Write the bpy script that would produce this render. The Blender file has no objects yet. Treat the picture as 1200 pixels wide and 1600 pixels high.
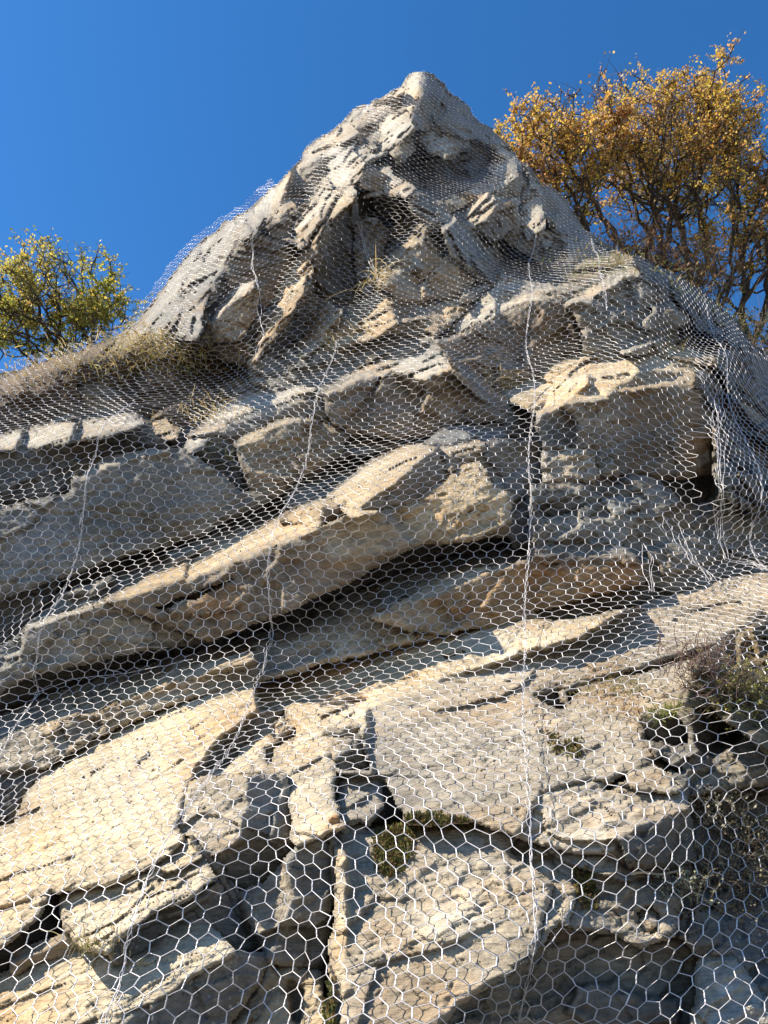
import bpy, math, random
import numpy as np

# ------------------------------------------------------------------ camera, sky, sun, exposure
scene = bpy.context.scene
COL = scene.collection
F = 1200.0                      # focal length in photo pixels (1200 x 1600)
PITCH = math.radians(35.0)
CAM = np.array([0.0, 0.0, 1.6])
CP, SP = math.cos(PITCH), math.sin(PITCH)

cam_data = bpy.data.cameras.new("camera")
cam = bpy.data.objects.new("camera", cam_data)
COL.objects.link(cam)
cam.location = CAM
cam.rotation_euler = (math.pi / 2 + PITCH, 0, 0)
cam_data.sensor_fit = 'VERTICAL'
cam_data.angle = 2 * math.atan(800.0 / F)
cam_data.clip_start = 0.05
cam_data.clip_end = 3000
scene.camera = cam

SUN_EL, SUN_AZ = math.radians(47), math.radians(-72)     # azimuth measured from -Y (behind the camera) towards +X
S = np.array([math.sin(SUN_AZ) * math.cos(SUN_EL), -math.cos(SUN_AZ) * math.cos(SUN_EL), math.sin(SUN_EL)])
world = bpy.data.worlds.new("World")
scene.world = world
world.use_nodes = True
wn = world.node_tree.nodes
bg = wn["Background"]
sky = wn.new("ShaderNodeTexSky")
sky.sky_type = 'NISHITA'
sky.sun_disc = False
sky.sun_elevation = SUN_EL
sky.sun_rotation = math.atan2(S[0], S[1])
sky.altitude = 900
sky.air_density = 1.0
sky.dust_density = 0.1
sky.ozone_density = 4.0
hsv = wn.new("ShaderNodeHueSaturation")
hsv.inputs["Saturation"].default_value = 1.25
world.node_tree.links.new(sky.outputs[0], hsv.inputs["Color"])
world.node_tree.links.new(hsv.outputs[0], bg.inputs[0])
bg.inputs[1].default_value = 0.104
sd = bpy.data.lights.new("sun", 'SUN')
sd.energy = 5.0
sd.angle = math.radians(0.53)
sd.color = (1.0, 0.88, 0.70)
sun = bpy.data.objects.new("sun", sd)
COL.objects.link(sun)
from mathutils import Vector
sun.rotation_euler = Vector(S).to_track_quat('Z', 'Y').to_euler()
sun.location = (-20, -5, 25)
scene.view_settings.view_transform = 'Standard'
scene.view_settings.look = 'None'
scene.view_settings.gamma = 1
scene.view_settings.exposure = 1.14
scene.view_settings.use_curve_mapping = False

# ------------------------------------------------------------------ helpers
rng = np.random.default_rng(11)
random.seed(5)

def raydir(px, py):
    x = (np.asarray(px, float) - 600) / F
    y = (800 - np.asarray(py, float)) / F
    return np.stack([x, CP - y * SP, SP + y * CP], -1)

def at(px, py, zc):
    return CAM + raydir(px, py) * np.asarray(zc)[..., None]

def hash3(ix, iy, iz, seed):
    h = (ix * 374761393 + iy * 668265263 + iz * 2147483647 + seed * 974711) & 0xFFFFFFFF
    h = ((h ^ (h >> 13)) * 1274126177) & 0xFFFFFFFF
    h = (h ^ (h >> 16)) * 2246822519 & 0xFFFFFFFF
    return ((h ^ (h >> 15)) & 0xFFFFFF) / float(0xFFFFFF)

def vnoise(P, seed=0):
    f = np.floor(P)
    i = f.astype(np.int64)
    t = (P - f)
    t = t * t * t * (t * (t * 6 - 15) + 10)
    x, y, z = i[..., 0], i[..., 1], i[..., 2]
    tx, ty, tz = t[..., 0], t[..., 1], t[..., 2]
    def L(a, b, w): return a + (b - a) * w
    r = []
    for dz in (0, 1):
        a = L(hash3(x, y, z + dz, seed), hash3(x + 1, y, z + dz, seed), tx)
        b = L(hash3(x, y + 1, z + dz, seed), hash3(x + 1, y + 1, z + dz, seed), tx)
        r.append(L(a, b, ty))
    return L(r[0], r[1], tz) * 2 - 1

def fbm(P, octaves=4, seed=0, gain=0.5, ridged=False):
    s = 0; a = 1.0; n = 0
    for k in range(octaves):
        v = vnoise(P * (2.03 ** k) + k * 17.3, seed + k)
        if ridged: v = 1 - 2 * np.abs(v)
        s = s + a * v; n += a; a *= gain
    return s / n

def worley(P, seed=0):
    """facetted relief: every cell is a small tilted plane"""
    f = np.floor(P).astype(np.int64); best = np.full(P.shape[:-1], 1e9); val = np.zeros(P.shape[:-1])
    for dx in (-1, 0, 1):
        for dy in (-1, 0, 1):
            for dz in (-1, 0, 1):
                cx, cy, cz = f[..., 0] + dx, f[..., 1] + dy, f[..., 2] + dz
                ox = P[..., 0] - (cx + hash3(cx, cy, cz, seed)); oy = P[..., 1] - (cy + hash3(cx, cy, cz, seed + 1)); oz = P[..., 2] - (cz + hash3(cx, cy, cz, seed + 2))
                d = ox * ox + oy * oy + oz * oz; m = d < best
                best = np.where(m, d, best)
                h1, h2, h3, h4 = [hash3(cx, cy, cz, seed + 3 + k) * 2 - 1 for k in range(4)]
                val = np.where(m, ox * h1 + oy * h2 + oz * h3 + .35 * h4, val)
    return val

def gauss(a, s, axis=None):
    r = max(1, int(3 * s)); k = np.exp(-0.5 * (np.arange(-r, r + 1) / s) ** 2); k /= k.sum()
    for ax in (0, 1):
        pad = [(0, 0)] * a.ndim; pad[ax] = (r, r)
        p = np.pad(a, pad, mode='edge'); out = 0; n = a.shape[ax]
        for i, w in enumerate(k):
            sl = [slice(None)] * a.ndim; sl[ax] = slice(i, i + n)
            out = out + w * p[tuple(sl)]
        a = out
    return a

def minfilt(a, r):
    for ax in (0, 1):
        n = a.shape[ax]; pad = [(0, 0), (0, 0)]; pad[ax] = (r, r)
        p = np.pad(a, pad, mode='edge'); out = None
        for i in range(0, 2 * r + 1):
            sl = [slice(None)] * 2; sl[ax] = slice(i, i + n)
            v = p[tuple(sl)]
            out = v if out is None else np.minimum(out, v)
        a = out
    return a

def mesh_np(name, V, quads=None, tris=None, smooth=False, mat=None, colors=None, parent=None, mids=None):
    me = bpy.data.meshes.new(name)
    V = np.ascontiguousarray(V, np.float32)
    me.vertices.add(len(V)); me.vertices.foreach_set("co", V.ravel())
    li = []; starts = []; tot = 0
    if quads is not None and len(quads):
        q = np.asarray(quads, np.int32); li.append(q.ravel()); starts.append(np.arange(len(q)) * 4); tot = len(q) * 4
    if tris is not None and len(tris):
        t = np.asarray(tris, np.int32); li.append(t.ravel()); starts.append(tot + np.arange(len(t)) * 3)
    li = np.concatenate(li).astype(np.int32); st = np.concatenate(starts).astype(np.int32)
    me.loops.add(len(li)); me.loops.foreach_set("vertex_index", li)
    me.polygons.add(len(st)); me.polygons.foreach_set("loop_start", st)
    if smooth is not False:
        sm = np.ones(len(st), bool) if smooth is True else smooth
        me.polygons.foreach_set("use_smooth", sm)
    else:
        me.polygons.foreach_set("use_smooth", np.zeros(len(st), bool))
    me.update(calc_edges=True)
    if colors is not None:
        ca = me.attributes.new("tint", 'FLOAT_COLOR', 'POINT')
        c4 = np.ones((len(V), 4), np.float32); c4[:, :3] = colors
        ca.data.foreach_set("color", c4.ravel())
    if mat: me.materials.append(mat)
    o = bpy.data.objects.new(name, me); COL.objects.link(o)
    if parent is not None: o.parent = parent
    return o

def recentre(o, c):
    """put the object's origin at c (world) without moving its geometry"""
    from mathutils import Matrix
    o.data.transform(Matrix.Translation(-Vector(c)))
    o.location = c

def tag(o, label=None, cat=None, group=None, kind=None):
    if label: o['label'] = label
    if cat: o['category'] = cat
    if group: o['group'] = group
    if kind: o['kind'] = kind
    return o

def empty(name, loc):
    o = bpy.data.objects.new(name, None); COL.objects.link(o); o.location = loc; o.empty_display_size = 0.1
    return o

def under(o, p):
    """parent o to the empty p keeping world position (p has only a translation)"""
    o.parent = p
    o.location = o.location - p.location
    return o

# ------------------------------------------------------------------ materials
def new_mat(name):
    m = bpy.data.materials.new(name); m.use_nodes = True
    nt = m.node_tree; b = nt.nodes["Principled BSDF"]
    return m, nt, b

def rock_material():
    m, nt, b = new_mat("schist_rock")
    N = nt.nodes.new; K = nt.links.new
    att = N("ShaderNodeAttribute"); att.attribute_name = "tint"
    geo = N("ShaderNodeNewGeometry")
    mp = N("ShaderNodeMapping"); mp.inputs["Rotation"].default_value = (math.radians(-22), math.radians(20), 0)
    mp.inputs["Scale"].default_value = (2.2, 3.0, 15.0)
    K(geo.outputs["Position"], mp.inputs["Vector"])
    strata = N("ShaderNodeTexNoise"); strata.inputs["Scale"].default_value = 2.6; strata.inputs["Detail"].default_value = 9; strata.inputs["Roughness"].default_value = 0.66
    strata.inputs["Distortion"].default_value = 0.5
    K(mp.outputs[0], strata.inputs["Vector"])
    fine = N("ShaderNodeTexNoise"); fine.inputs["Scale"].default_value = 26; fine.inputs["Detail"].default_value = 10; fine.inputs["Roughness"].default_value = 0.72
    K(geo.outputs["Position"], fine.inputs["Vector"])
    blot = N("ShaderNodeTexNoise"); blot.inputs["Scale"].default_value = 3.1; blot.inputs["Detail"].default_value = 6; blot.inputs["Roughness"].default_value = 0.62
    K(geo.outputs["Position"], blot.inputs["Vector"])
    def ramp(src, a, b_, c0, c1):
        r = N("ShaderNodeMapRange"); r.inputs[1].default_value = a; r.inputs[2].default_value = b_
        r.inputs[3].default_value = c0; r.inputs[4].default_value = c1; K(src, r.inputs[0]); return r.outputs[0]
    def mul(a, b_):
        x = N("ShaderNodeMath"); x.operation = 'MULTIPLY'; K(a, x.inputs[0]); K(b_, x.inputs[1]); return x.outputs[0]
    f = mul(mul(ramp(strata.outputs["Fac"], 0.32, 0.68, 0.72, 1.2), ramp(fine.outputs["Fac"], 0.3, 0.7, 0.72, 1.22)),
            ramp(blot.outputs["Fac"], 0.3, 0.7, 0.8, 1.16))
    vm = N("ShaderNodeVectorMath"); vm.operation = 'SCALE'; K(att.outputs["Color"], vm.inputs[0]); K(f, vm.inputs["Scale"])
    # rusty iron stains
    st = N("ShaderNodeMix"); st.data_type = 'RGBA'; st.blend_type = 'MULTIPLY'
    st.inputs["B"].default_value = (1.0, 0.78, 0.55, 1)
    stn = N("ShaderNodeTexNoise"); stn.inputs["Scale"].default_value = 1.7; stn.inputs["Detail"].default_value = 7; stn.inputs["Roughness"].default_value = 0.68
    mp2 = N("ShaderNodeMapping"); mp2.inputs["Location"].default_value = (5, 2, 9); K(geo.outputs["Position"], mp2.inputs[0]); K(mp2.outputs[0], stn.inputs["Vector"])
    K(ramp(stn.outputs["Fac"], 0.49, 0.66, 0.0, 0.8), st.inputs["Factor"]); K(vm.outputs[0], st.inputs["A"])
    # pale lichen specks
    vor = N("ShaderNodeTexVoronoi"); vor.inputs["Scale"].default_value = 34; K(geo.outputs["Position"], vor.inputs["Vector"])
    li = N("ShaderNodeMix"); li.data_type = 'RGBA'; li.inputs["B"].default_value = (0.46, 0.46, 0.40, 1)
    lf = mul(ramp(vor.outputs["Distance"], 0.12, 0.3, 0.6, 0.0), ramp(stn.outputs["Fac"], 0.42, 0.5, 1.0, 0.0))
    wx = N("ShaderNodeMapping"); wx.inputs["Scale"].default_value = (3.4, 3.4, 0.75); K(geo.outputs["Position"], wx.inputs[0])
    wn_ = N("ShaderNodeTexNoise"); wn_.inputs["Scale"].default_value = 1.0; wn_.inputs["Detail"].default_value = 8; wn_.inputs["Roughness"].default_value = 0.7; K(wx.outputs[0], wn_.inputs["Vector"])
    dk = N("ShaderNodeMix"); dk.data_type = 'RGBA'; dk.blend_type = 'MULTIPLY'; dk.inputs["B"].default_value = (.50, .50, .52, 1)
    K(ramp(wn_.outputs["Fac"], 0.56, 0.70, 0.0, 0.75), dk.inputs["Factor"]); K(st.outputs["Result"], dk.inputs["A"])
    K(lf, li.inputs["Factor"]); K(dk.outputs["Result"], li.inputs["A"])
    K(li.outputs["Result"], b.inputs["Base Color"])
    b.inputs["Roughness"].default_value = 0.82
    b.inputs["Specular IOR Level"].default_value = 0.28
    ad = N("ShaderNodeMath"); ad.operation = 'MULTIPLY_ADD'; ad.inputs[1].default_value = 0.55
    K(fine.outputs["Fac"], ad.inputs[0]); K(strata.outputs["Fac"], ad.inputs[2])
    bp = N("ShaderNodeBump"); bp.inputs["Strength"].default_value = 0.75; bp.inputs["Distance"].default_value = 0.035
    K(ad.outputs[0], bp.inputs["Height"]); K(bp.outputs[0], b.inputs["Normal"])
    return m

def tint_material(name, rough=0.7, trans=0.0, spec=0.3):
    m, nt, b = new_mat(name)
    att = nt.nodes.new("ShaderNodeAttribute"); att.attribute_name = "tint"
    nz = nt.nodes.new("ShaderNodeTexNoise"); nz.inputs["Scale"].default_value = 40; nz.inputs["Detail"].default_value = 3
    geo = nt.nodes.new("ShaderNodeNewGeometry"); nt.links.new(geo.outputs["Position"], nz.inputs["Vector"])
    mr = nt.nodes.new("ShaderNodeMapRange"); mr.inputs[1].default_value = .3; mr.inputs[2].default_value = .7; mr.inputs[3].default_value = .8; mr.inputs[4].default_value = 1.2
    nt.links.new(nz.outputs["Fac"], mr.inputs[0])
    vm = nt.nodes.new("ShaderNodeVectorMath"); vm.operation = 'SCALE'
    nt.links.new(att.outputs["Color"], vm.inputs[0]); nt.links.new(mr.outputs[0], vm.inputs["Scale"])
    nt.links.new(vm.outputs[0], b.inputs["Base Color"])
    b.inputs["Roughness"].default_value = rough; b.inputs["Specular IOR Level"].default_value = spec
    if trans > 0:
        tr = nt.nodes.new("ShaderNodeBsdfTranslucent"); nt.links.new(vm.outputs[0], tr.inputs[0])
        mx = nt.nodes.new("ShaderNodeMixShader"); mx.inputs[0].default_value = trans
        out = nt.nodes["Material Output"]
        nt.links.new(b.outputs[0], mx.inputs[1]); nt.links.new(tr.outputs[0], mx.inputs[2]); nt.links.new(mx.outputs[0], out.inputs[0])
    return m

def wire_material():
    m, nt, b = new_mat("galvanised_wire")
    geo = nt.nodes.new("ShaderNodeNewGeometry")
    nz = nt.nodes.new("ShaderNodeTexNoise"); nz.inputs["Scale"].default_value = 9; nz.inputs["Detail"].default_value = 5
    nt.links.new(geo.outputs["Position"], nz.inputs["Vector"])
    cr = nt.nodes.new("ShaderNodeValToRGB")
    cr.color_ramp.elements[0].position = 0.3; cr.color_ramp.elements[0].color = (0.46, 0.46, 0.49, 1)
    cr.color_ramp.elements[1].position = 0.7; cr.color_ramp.elements[1].color = (0.74, 0.73, 0.76, 1)
    nt.links.new(nz.outputs["Fac"], cr.inputs[0]); nt.links.new(cr.outputs[0], b.inputs["Base Color"])
    b.inputs["Metallic"].default_value = 0.3
    b.inputs["Roughness"].default_value = 0.42
    return m

ROCK = rock_material()
WIRE = wire_material()
BARK = tint_material("bark", 0.9)
LEAF = tint_material("autumn_leaf", 0.5, 0.55)
BLADE = tint_material("grass_blade", 0.6, 0.3)

def soil_material(name, c0, c1, scale):
    m, nt, b = new_mat(name)
    geo = nt.nodes.new("ShaderNodeNewGeometry")
    nz = nt.nodes.new("ShaderNodeTexNoise"); nz.inputs["Scale"].default_value = scale; nz.inputs["Detail"].default_value = 8; nz.inputs["Roughness"].default_value = .7
    nt.links.new(geo.outputs["Position"], nz.inputs["Vector"])
    cr = nt.nodes.new("ShaderNodeValToRGB")
    cr.color_ramp.elements[0].position = 0.3; cr.color_ramp.elements[0].color = (*c0, 1)
    cr.color_ramp.elements[1].position = 0.7; cr.color_ramp.elements[1].color = (*c1, 1)
    nt.links.new(nz.outputs["Fac"], cr.inputs[0]); nt.links.new(cr.outputs[0], b.inputs["Base Color"])
    b.inputs["Roughness"].default_value = 0.95
    bp = nt.nodes.new("ShaderNodeBump"); bp.inputs["Distance"].default_value = 0.06; bp.inputs["Strength"].default_value = .8
    nt.links.new(nz.outputs["Fac"], bp.inputs["Height"]); nt.links.new(bp.outputs[0], b.inputs["Normal"])
    return m
# ------------------------------------------------------------------ the cliff: facets of its blocks
# every facet: outline, slope angle from horizontal (90 vertical, more = overhanging), facing (0 = towards the road, + right, - left), recess in m, stone tone with shade painted in (unlit faces and hollows darker, sunlit ones paler)
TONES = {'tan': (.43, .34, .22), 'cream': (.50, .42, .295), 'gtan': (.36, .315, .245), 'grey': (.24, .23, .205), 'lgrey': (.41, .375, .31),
         'dark': (.14, .135, .125), 'brown': (.25, .205, .155), 'orange': (.36, .235, .125), 'soil': (.12, .09, .065), 'veg': (.17, .14, .085), 'shade_blue': (.20, .205, .20)}  # the bluish tone puts skylit shadow into the colour of shaded ledges and faces
BLOCKS = []
def B(name, *facets): BLOCKS.append((name, facets))

# --- rough regions first, detail over them
B('rock_slab', ([(-240,1320),(0,1290),(45,1235),(67,1203),(143,1157),(267,1100),(400,1067),(430,1053),(400,1110),(330,1170),(300,1220),(275,1290),(280,1330),(180,1380),(90,1400),(0,1420),(-240,1480)], 57,-24,-.05,'cream'),
              ([(400,1067),(510,1033),(650,1003),(733,982),(800,980),(900,966),(1000,950),(900,1000),(760,1042),(640,1078),(575,1105),(500,1100),(440,1100),(405,1110)], 57,-24,-.05,'cream'),
              ([(1000,950),(1100,910),(1200,893),(1440,830),(1440,920),(1200,960),(1090,1020),(1000,1050),(900,1070),(830,1085),(845,1180),(835,1290),(740,1285),(640,1285),(590,1230),(570,1150),(575,1105),(640,1078),(760,1042),(900,1000)], 56,-12,-.05,'gtan'),
              ([(405,1110),(440,1100),(575,1105),(570,1150),(590,1230),(530,1290),(450,1310),(440,1210),(370,1200),(330,1215),(300,1220),(330,1170)], 57,-24,-.05,'cream'),
              ([(835,1085),(900,1070),(1000,1050),(1092,1020),(1062,1100),(1002,1130),(1005,1160),(1062,1240),(1000,1235),(920,1215),(850,1240),(842,1180)], 56,-12,-.05,'gtan'))
B('rock_block', ([(75,1400),(180,1380),(270,1330),(300,1300),(345,1375),(320,1390),(230,1435),(185,1463),(140,1475),(100,1465),(92,1400)], 57,-24,-.05,'cream'))
B('rock_block', ([(-240,1490),(0,1420),(75,1395),(62,1430),(40,1455),(0,1480),(-240,1560)], 57,-24,-.05,'cream'))
B('recessed_rock', ([(75,1392),(92,1400),(97,1460),(60,1475),(0,1512),(-240,1590),(-240,1550),(0,1480),(40,1450),(62,1430)], 104,25,0.025,'dark'))
B('rock_slab', ([(-240,1800),(-240,1570),(0,1530),(60,1505),(110,1490),(170,1507),(230,1482),(300,1432),(335,1450),(370,1485),(300,1530),(200,1590),(150,1640),(40,1800)], 57,-20,0,'cream'))
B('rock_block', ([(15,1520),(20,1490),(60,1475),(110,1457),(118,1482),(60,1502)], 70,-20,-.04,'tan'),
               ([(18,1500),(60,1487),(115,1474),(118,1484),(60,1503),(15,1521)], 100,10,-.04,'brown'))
B('rock_block', ([(315,1385),(345,1375),(412,1490),(370,1487),(335,1452),(300,1432),(255,1455),(230,1480),(177,1507),(187,1463),(235,1445),(300,1420)], 100,34,.05,'grey'),
               ([(235,1430),(320,1388),(345,1378),(330,1400),(300,1420),(235,1446),(190,1462)], 64,-6,0,'grey'))
B('rock_block', ([(40,1800),(150,1640),(200,1590),(300,1530),(370,1487),(412,1490),(402,1530),(330,1600),(300,1800)], 102,28,0,'grey'))
B('rock_block', ([(300,1800),(385,1600),(400,1545),(430,1515),(470,1505),(500,1540),(512,1600),(520,1800)], 62,-22,0,'cream'),
               ([(450,1528),(478,1550),(470,1600),(455,1590)], 100,30,.06,'brown'),
               ([(400,1545),(430,1515),(445,1530),(420,1560),(395,1600)], 90,-10,0,'tan'))
B('rock_block', ([(275,1290),(300,1220),(330,1212),(380,1222),(378,1312),(352,1337),(310,1322)], 63,-16,-.05,'gtan'),
               ([(380,1222),(450,1210),(458,1290),(446,1327),(400,1315),(378,1312)], 92,30,-.03,'grey'),
               ([(350,1337),(378,1311),(400,1314),(446,1326),(437,1345),(412,1377),(372,1392),(355,1362)], 122,12,.03,'grey'))
B('rock_block', ([(352,1362),(372,1392),(412,1377),(440,1345),(452,1400),(427,1482),(412,1484),(385,1432)], 70,-22,0,'gtan'),
               ([(440,1345),(480,1328),(532,1308),(520,1400),(513,1480),(480,1515),(420,1492),(427,1480),(452,1400)], 92,28,-.04,'grey'))
B('rock_slab', ([(518,1312),(560,1290),(600,1288),(740,1288),(790,1330),(860,1380),(830,1500),(720,1570),(690,1600),(650,1800),(520,1800),(514,1480)], 58,-10,-.14,'gtan'),
               ([(700,1292),(745,1288),(792,1330),(795,1400),(745,1352)], 56,-10,-.14,'lgrey'),
               ([(690,1340),(720,1350),(760,1400),(780,1440),(690,1480),(620,1440),(640,1380)], 56,-10,-.14,'lgrey'),
               ([(514,1480),(520,1400),(526,1318),(545,1330),(540,1480),(530,1640)], 74,-45,-.14,'cream'))
B('rock_block', ([(790,1330),(850,1320),(872,1360),(902,1390),(882,1442),(832,1502),(862,1380)], 60,-12,-.09,'gtan'))
B('recessed_rock', ([(820,1505),(870,1442),(960,1462),(1010,1482),(1060,1480),(1092,1502),(1085,1600),(1080,1800),(650,1800),(690,1602),(722,1570)], 108,8,.09,'grey'),
               ([(900,1540),(960,1530),(1000,1560),(1060,1560),(1060,1600),(930,1610),(880,1580)], 84,10,.03,'dark'))
B('rock_block', ([(1060,1800),(1080,1600),(1086,1540),(1095,1497),(1140,1490),(1182,1530),(1202,1570),(1300,1800)], 60,-12,-.02,'lgrey'))
B('rock_block', ([(820,1290),(850,1240),(920,1215),(1000,1235),(1062,1240),(1077,1268),(992,1286),(962,1330),(900,1332),(850,1322)], 57,-12,-.10,'lgrey'),
               ([(960,1332),(991,1288),(1077,1268),(1082,1340),(1022,1362),(966,1347)], 106,14,-.10,'dark'))
B('rock_block', ([(850,1320),(900,1332),(962,1334),(972,1360),(1082,1362),(1062,1422),(1002,1482),(950,1457),(882,1442),(902,1390),(872,1360)], 72,-4,-.07,'grey'),
               ([(960,1360),(1080,1355),(1062,1400),(1000,1380)], 100,5,-.03,'dark'))
B('rock_block', ([(995,1425),(1020,1415),(1035,1425),(1030,1460),(1005,1462)], 66,-20,-.04,'lgrey'))
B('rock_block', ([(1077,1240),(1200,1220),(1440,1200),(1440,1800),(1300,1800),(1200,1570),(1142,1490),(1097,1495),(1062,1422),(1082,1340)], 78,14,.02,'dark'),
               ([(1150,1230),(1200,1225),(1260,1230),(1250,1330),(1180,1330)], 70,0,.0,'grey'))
B('recessed_rock', ([(833,1083),(870,1078),(887,1112),(850,1102)], 112,15,0.025,'dark'))
B('recessed_rock', ([(880,1082),(905,1076),(890,1106)], 112,15,0.025,'dark'))
B('recessed_rock', ([(830,1082),(900,1066),(1000,1046),(1092,1014),(1150,996),(1200,954),(1205,965),(1150,1008),(1092,1026),(1000,1056),(900,1074)], 108,12,0.025,'dark'))
B('recessed_rock', ([(1000,1128),(1050,1126),(1082,1150),(1070,1168),(1010,1157)], 118,8,0.040,'dark'))
B('rock_block', ([(1062,1100),(1112,1105),(1162,1150),(1200,1180),(1440,1230),(1440,1260),(1200,1226),(1077,1245),(1010,1160),(1075,1167)], 62,-6,-.05,'grey'),
               ([(1080,1120),(1110,1105),(1162,1155),(1112,1182),(1085,1162)], 96,32,.02,'dark'))
B('rock_block', ([(1092,1022),(1200,962),(1440,900),(1440,1240),(1200,1182),(1162,1150),(1112,1105),(1062,1100)], 80,30,.0,'veg'))
B('recessed_rock', ([(1010,1186),(1030,1183),(1066,1200),(1070,1212),(1030,1200)], 112,15,0.025,'dark'))
B('recessed_rock', ([(945,1230),(985,1206),(985,1222),(950,1238)], 108,20,0.015,'dark'))
# small broken notches in the pale slab
B('recessed_rock', ([(312,1202),(350,1163),(412,1113),(447,1102),(446,1122),(400,1143),(375,1182),(350,1202)], 98,26,0.030,'gtan'))
B('recessed_rock', ([(420,1168),(467,1134),(466,1152),(440,1167),(426,1172)], 104,24,0.025,'gtan'))
B('recessed_rock', ([(411,1166),(428,1168),(428,1196),(417,1198)], 104,24,0.020,'brown'))
B('rock_block', ([(425,1140),(440,1122),(462,1130),(440,1150),(424,1160)], 60,-25,-.04,'cream'))
B('rock_block', ([(505,1128),(520,1118),(545,1120),(562,1137),(512,1138)], 60,-20,-.05,'cream'),
               ([(510,1137),(562,1137),(555,1151),(512,1150)], 106,5,-.05,'brown'))
B('rock_block', ([(515,1170),(555,1150),(545,1180),(532,1205),(520,1190)], 74,0,-.01,'gtan'))
B('recessed_rock', ([(555,1145),(566,1150),(578,1190),(577,1206),(535,1206),(530,1198),(548,1175)], 100,34,0.030,'grey'))
B('recessed_rock', ([(592,1210),(606,1222),(633,1270),(626,1281),(580,1287),(606,1262)], 102,32,0.030,'dark'))
B('recessed_rock', ([(531,1200),(539,1216),(528,1262),(521,1250),(526,1225)], 102,30,0.030,'dark'))
B('rock_block', ([(540,1210),(592,1210),(605,1262),(580,1285),(532,1284),(528,1262)], 60,-12,-.04,'gtan'))
B('recessed_rock', ([(580,1285),(626,1281),(640,1290),(600,1296),(570,1300)], 104,10,0.020,'dark'))
B('recessed_rock', ([(298,1304),(312,1318),(345,1362),(415,1482),(412,1490),(404,1484),(340,1374),(303,1320)], 104,20,0.020,'dark'))
B('recessed_rock', ([(518,1300),(530,1310),(521,1400),(514,1480),(516,1560),(510,1560),(509,1480),(515,1400)], 104,20,0.020,'dark'))
B('recessed_rock', ([(212,1192),(236,1176),(238,1180),(222,1190),(219,1203)], 102,20,0.010,'brown'))
B('recessed_rock', ([(262,1096),(300,1082),(302,1088),(270,1103)], 102,10,0.015,'brown'))
B('recessed_rock', ([(690,1026),(730,1018),(733,1022),(695,1032)], 104,10,0.010,'orange'))
B('recessed_rock', ([(945,975),(958,972),(958,980),(944,982)], 110,10,0.015,'brown'))
B('recessed_rock', ([(500,1100),(575,1088),(578,1092),(530,1105),(502,1106)], 104,10,0.015,'gtan'))
B('recessed_rock', ([(186,1470),(235,1447),(300,1424),(302,1432),(250,1458),(226,1484),(178,1508)], 112,30,0.025,'dark'))

# --- thin strata between the pale slab and the dark hollow
B('rock_slab', ([(-240,1290),(-240,1200),(0,1150),(60,1128),(150,1100),(267,1055),(400,1016),(530,975),(590,955),(650,962),(683,997),(510,1033),(400,1067),(267,1100),(143,1157),(67,1203),(0,1215)], 70,-6,0,'gtan'),
              ([(60,1130),(160,1085),(270,1050),(400,1018),(402,1036),(270,1068),(150,1115),(70,1150)], 55,-26,-.03,'tan'),
              ([(280,1066),(400,1036),(520,1000),(520,1018),(400,1052),(290,1082)], 94,5,0.02,'grey'))
B('rock_block', ([(100,1130),(140,1115),(160,1130),(135,1160),(110,1160)], 72,5,-.02,'grey'))
B('rock_block', ([(-240,1340),(-240,1210),(0,1205),(67,1203),(43,1237),(20,1283),(0,1292)], 102,10,.02,'dark'))
B('rock_block', ([(595,1003),(620,990),(645,990),(650,1000),(620,1010)], 60,-15,-.03,'cream'))
B('rock_slab', ([(-240,1200),(-240,1160),(0,1112),(150,1055),(300,1020),(420,982),(560,922),(700,868),(800,848),(835,858),(820,878),(740,888),(690,905),(650,925),(590,958),(400,1018),(267,1052),(60,1130),(0,1155)], 56,-6,.10,'shade_blue'))
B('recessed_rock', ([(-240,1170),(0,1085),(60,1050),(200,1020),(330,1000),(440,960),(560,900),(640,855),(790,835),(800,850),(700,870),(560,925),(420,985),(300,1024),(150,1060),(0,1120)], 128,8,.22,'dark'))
# --- orange slab
B('rock_slab', ([(640,937),(690,905),(740,888),(822,878),(826,886),(760,896),(700,921),(660,941)], 55,-24,-.02,'cream'),
              ([(580,965),(640,937),(662,941),(700,920),(760,895),(826,885),(920,880),(1000,885),(1012,920),(950,946),(867,962),(800,968),(733,978),(690,990),(640,985)], 100,2,-.02,'orange'),
              ([(580,965),(640,937),(690,940),(720,975),(690,990),(640,985)], 92,8,0,'gtan'))
B('recessed_rock', ([(830,958),(900,938),(1000,912),(1050,898),(1100,880),(1195,882),(1100,905),(1050,931),(1000,949),(933,962),(867,968)], 122,8,.12,'dark'))
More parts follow.
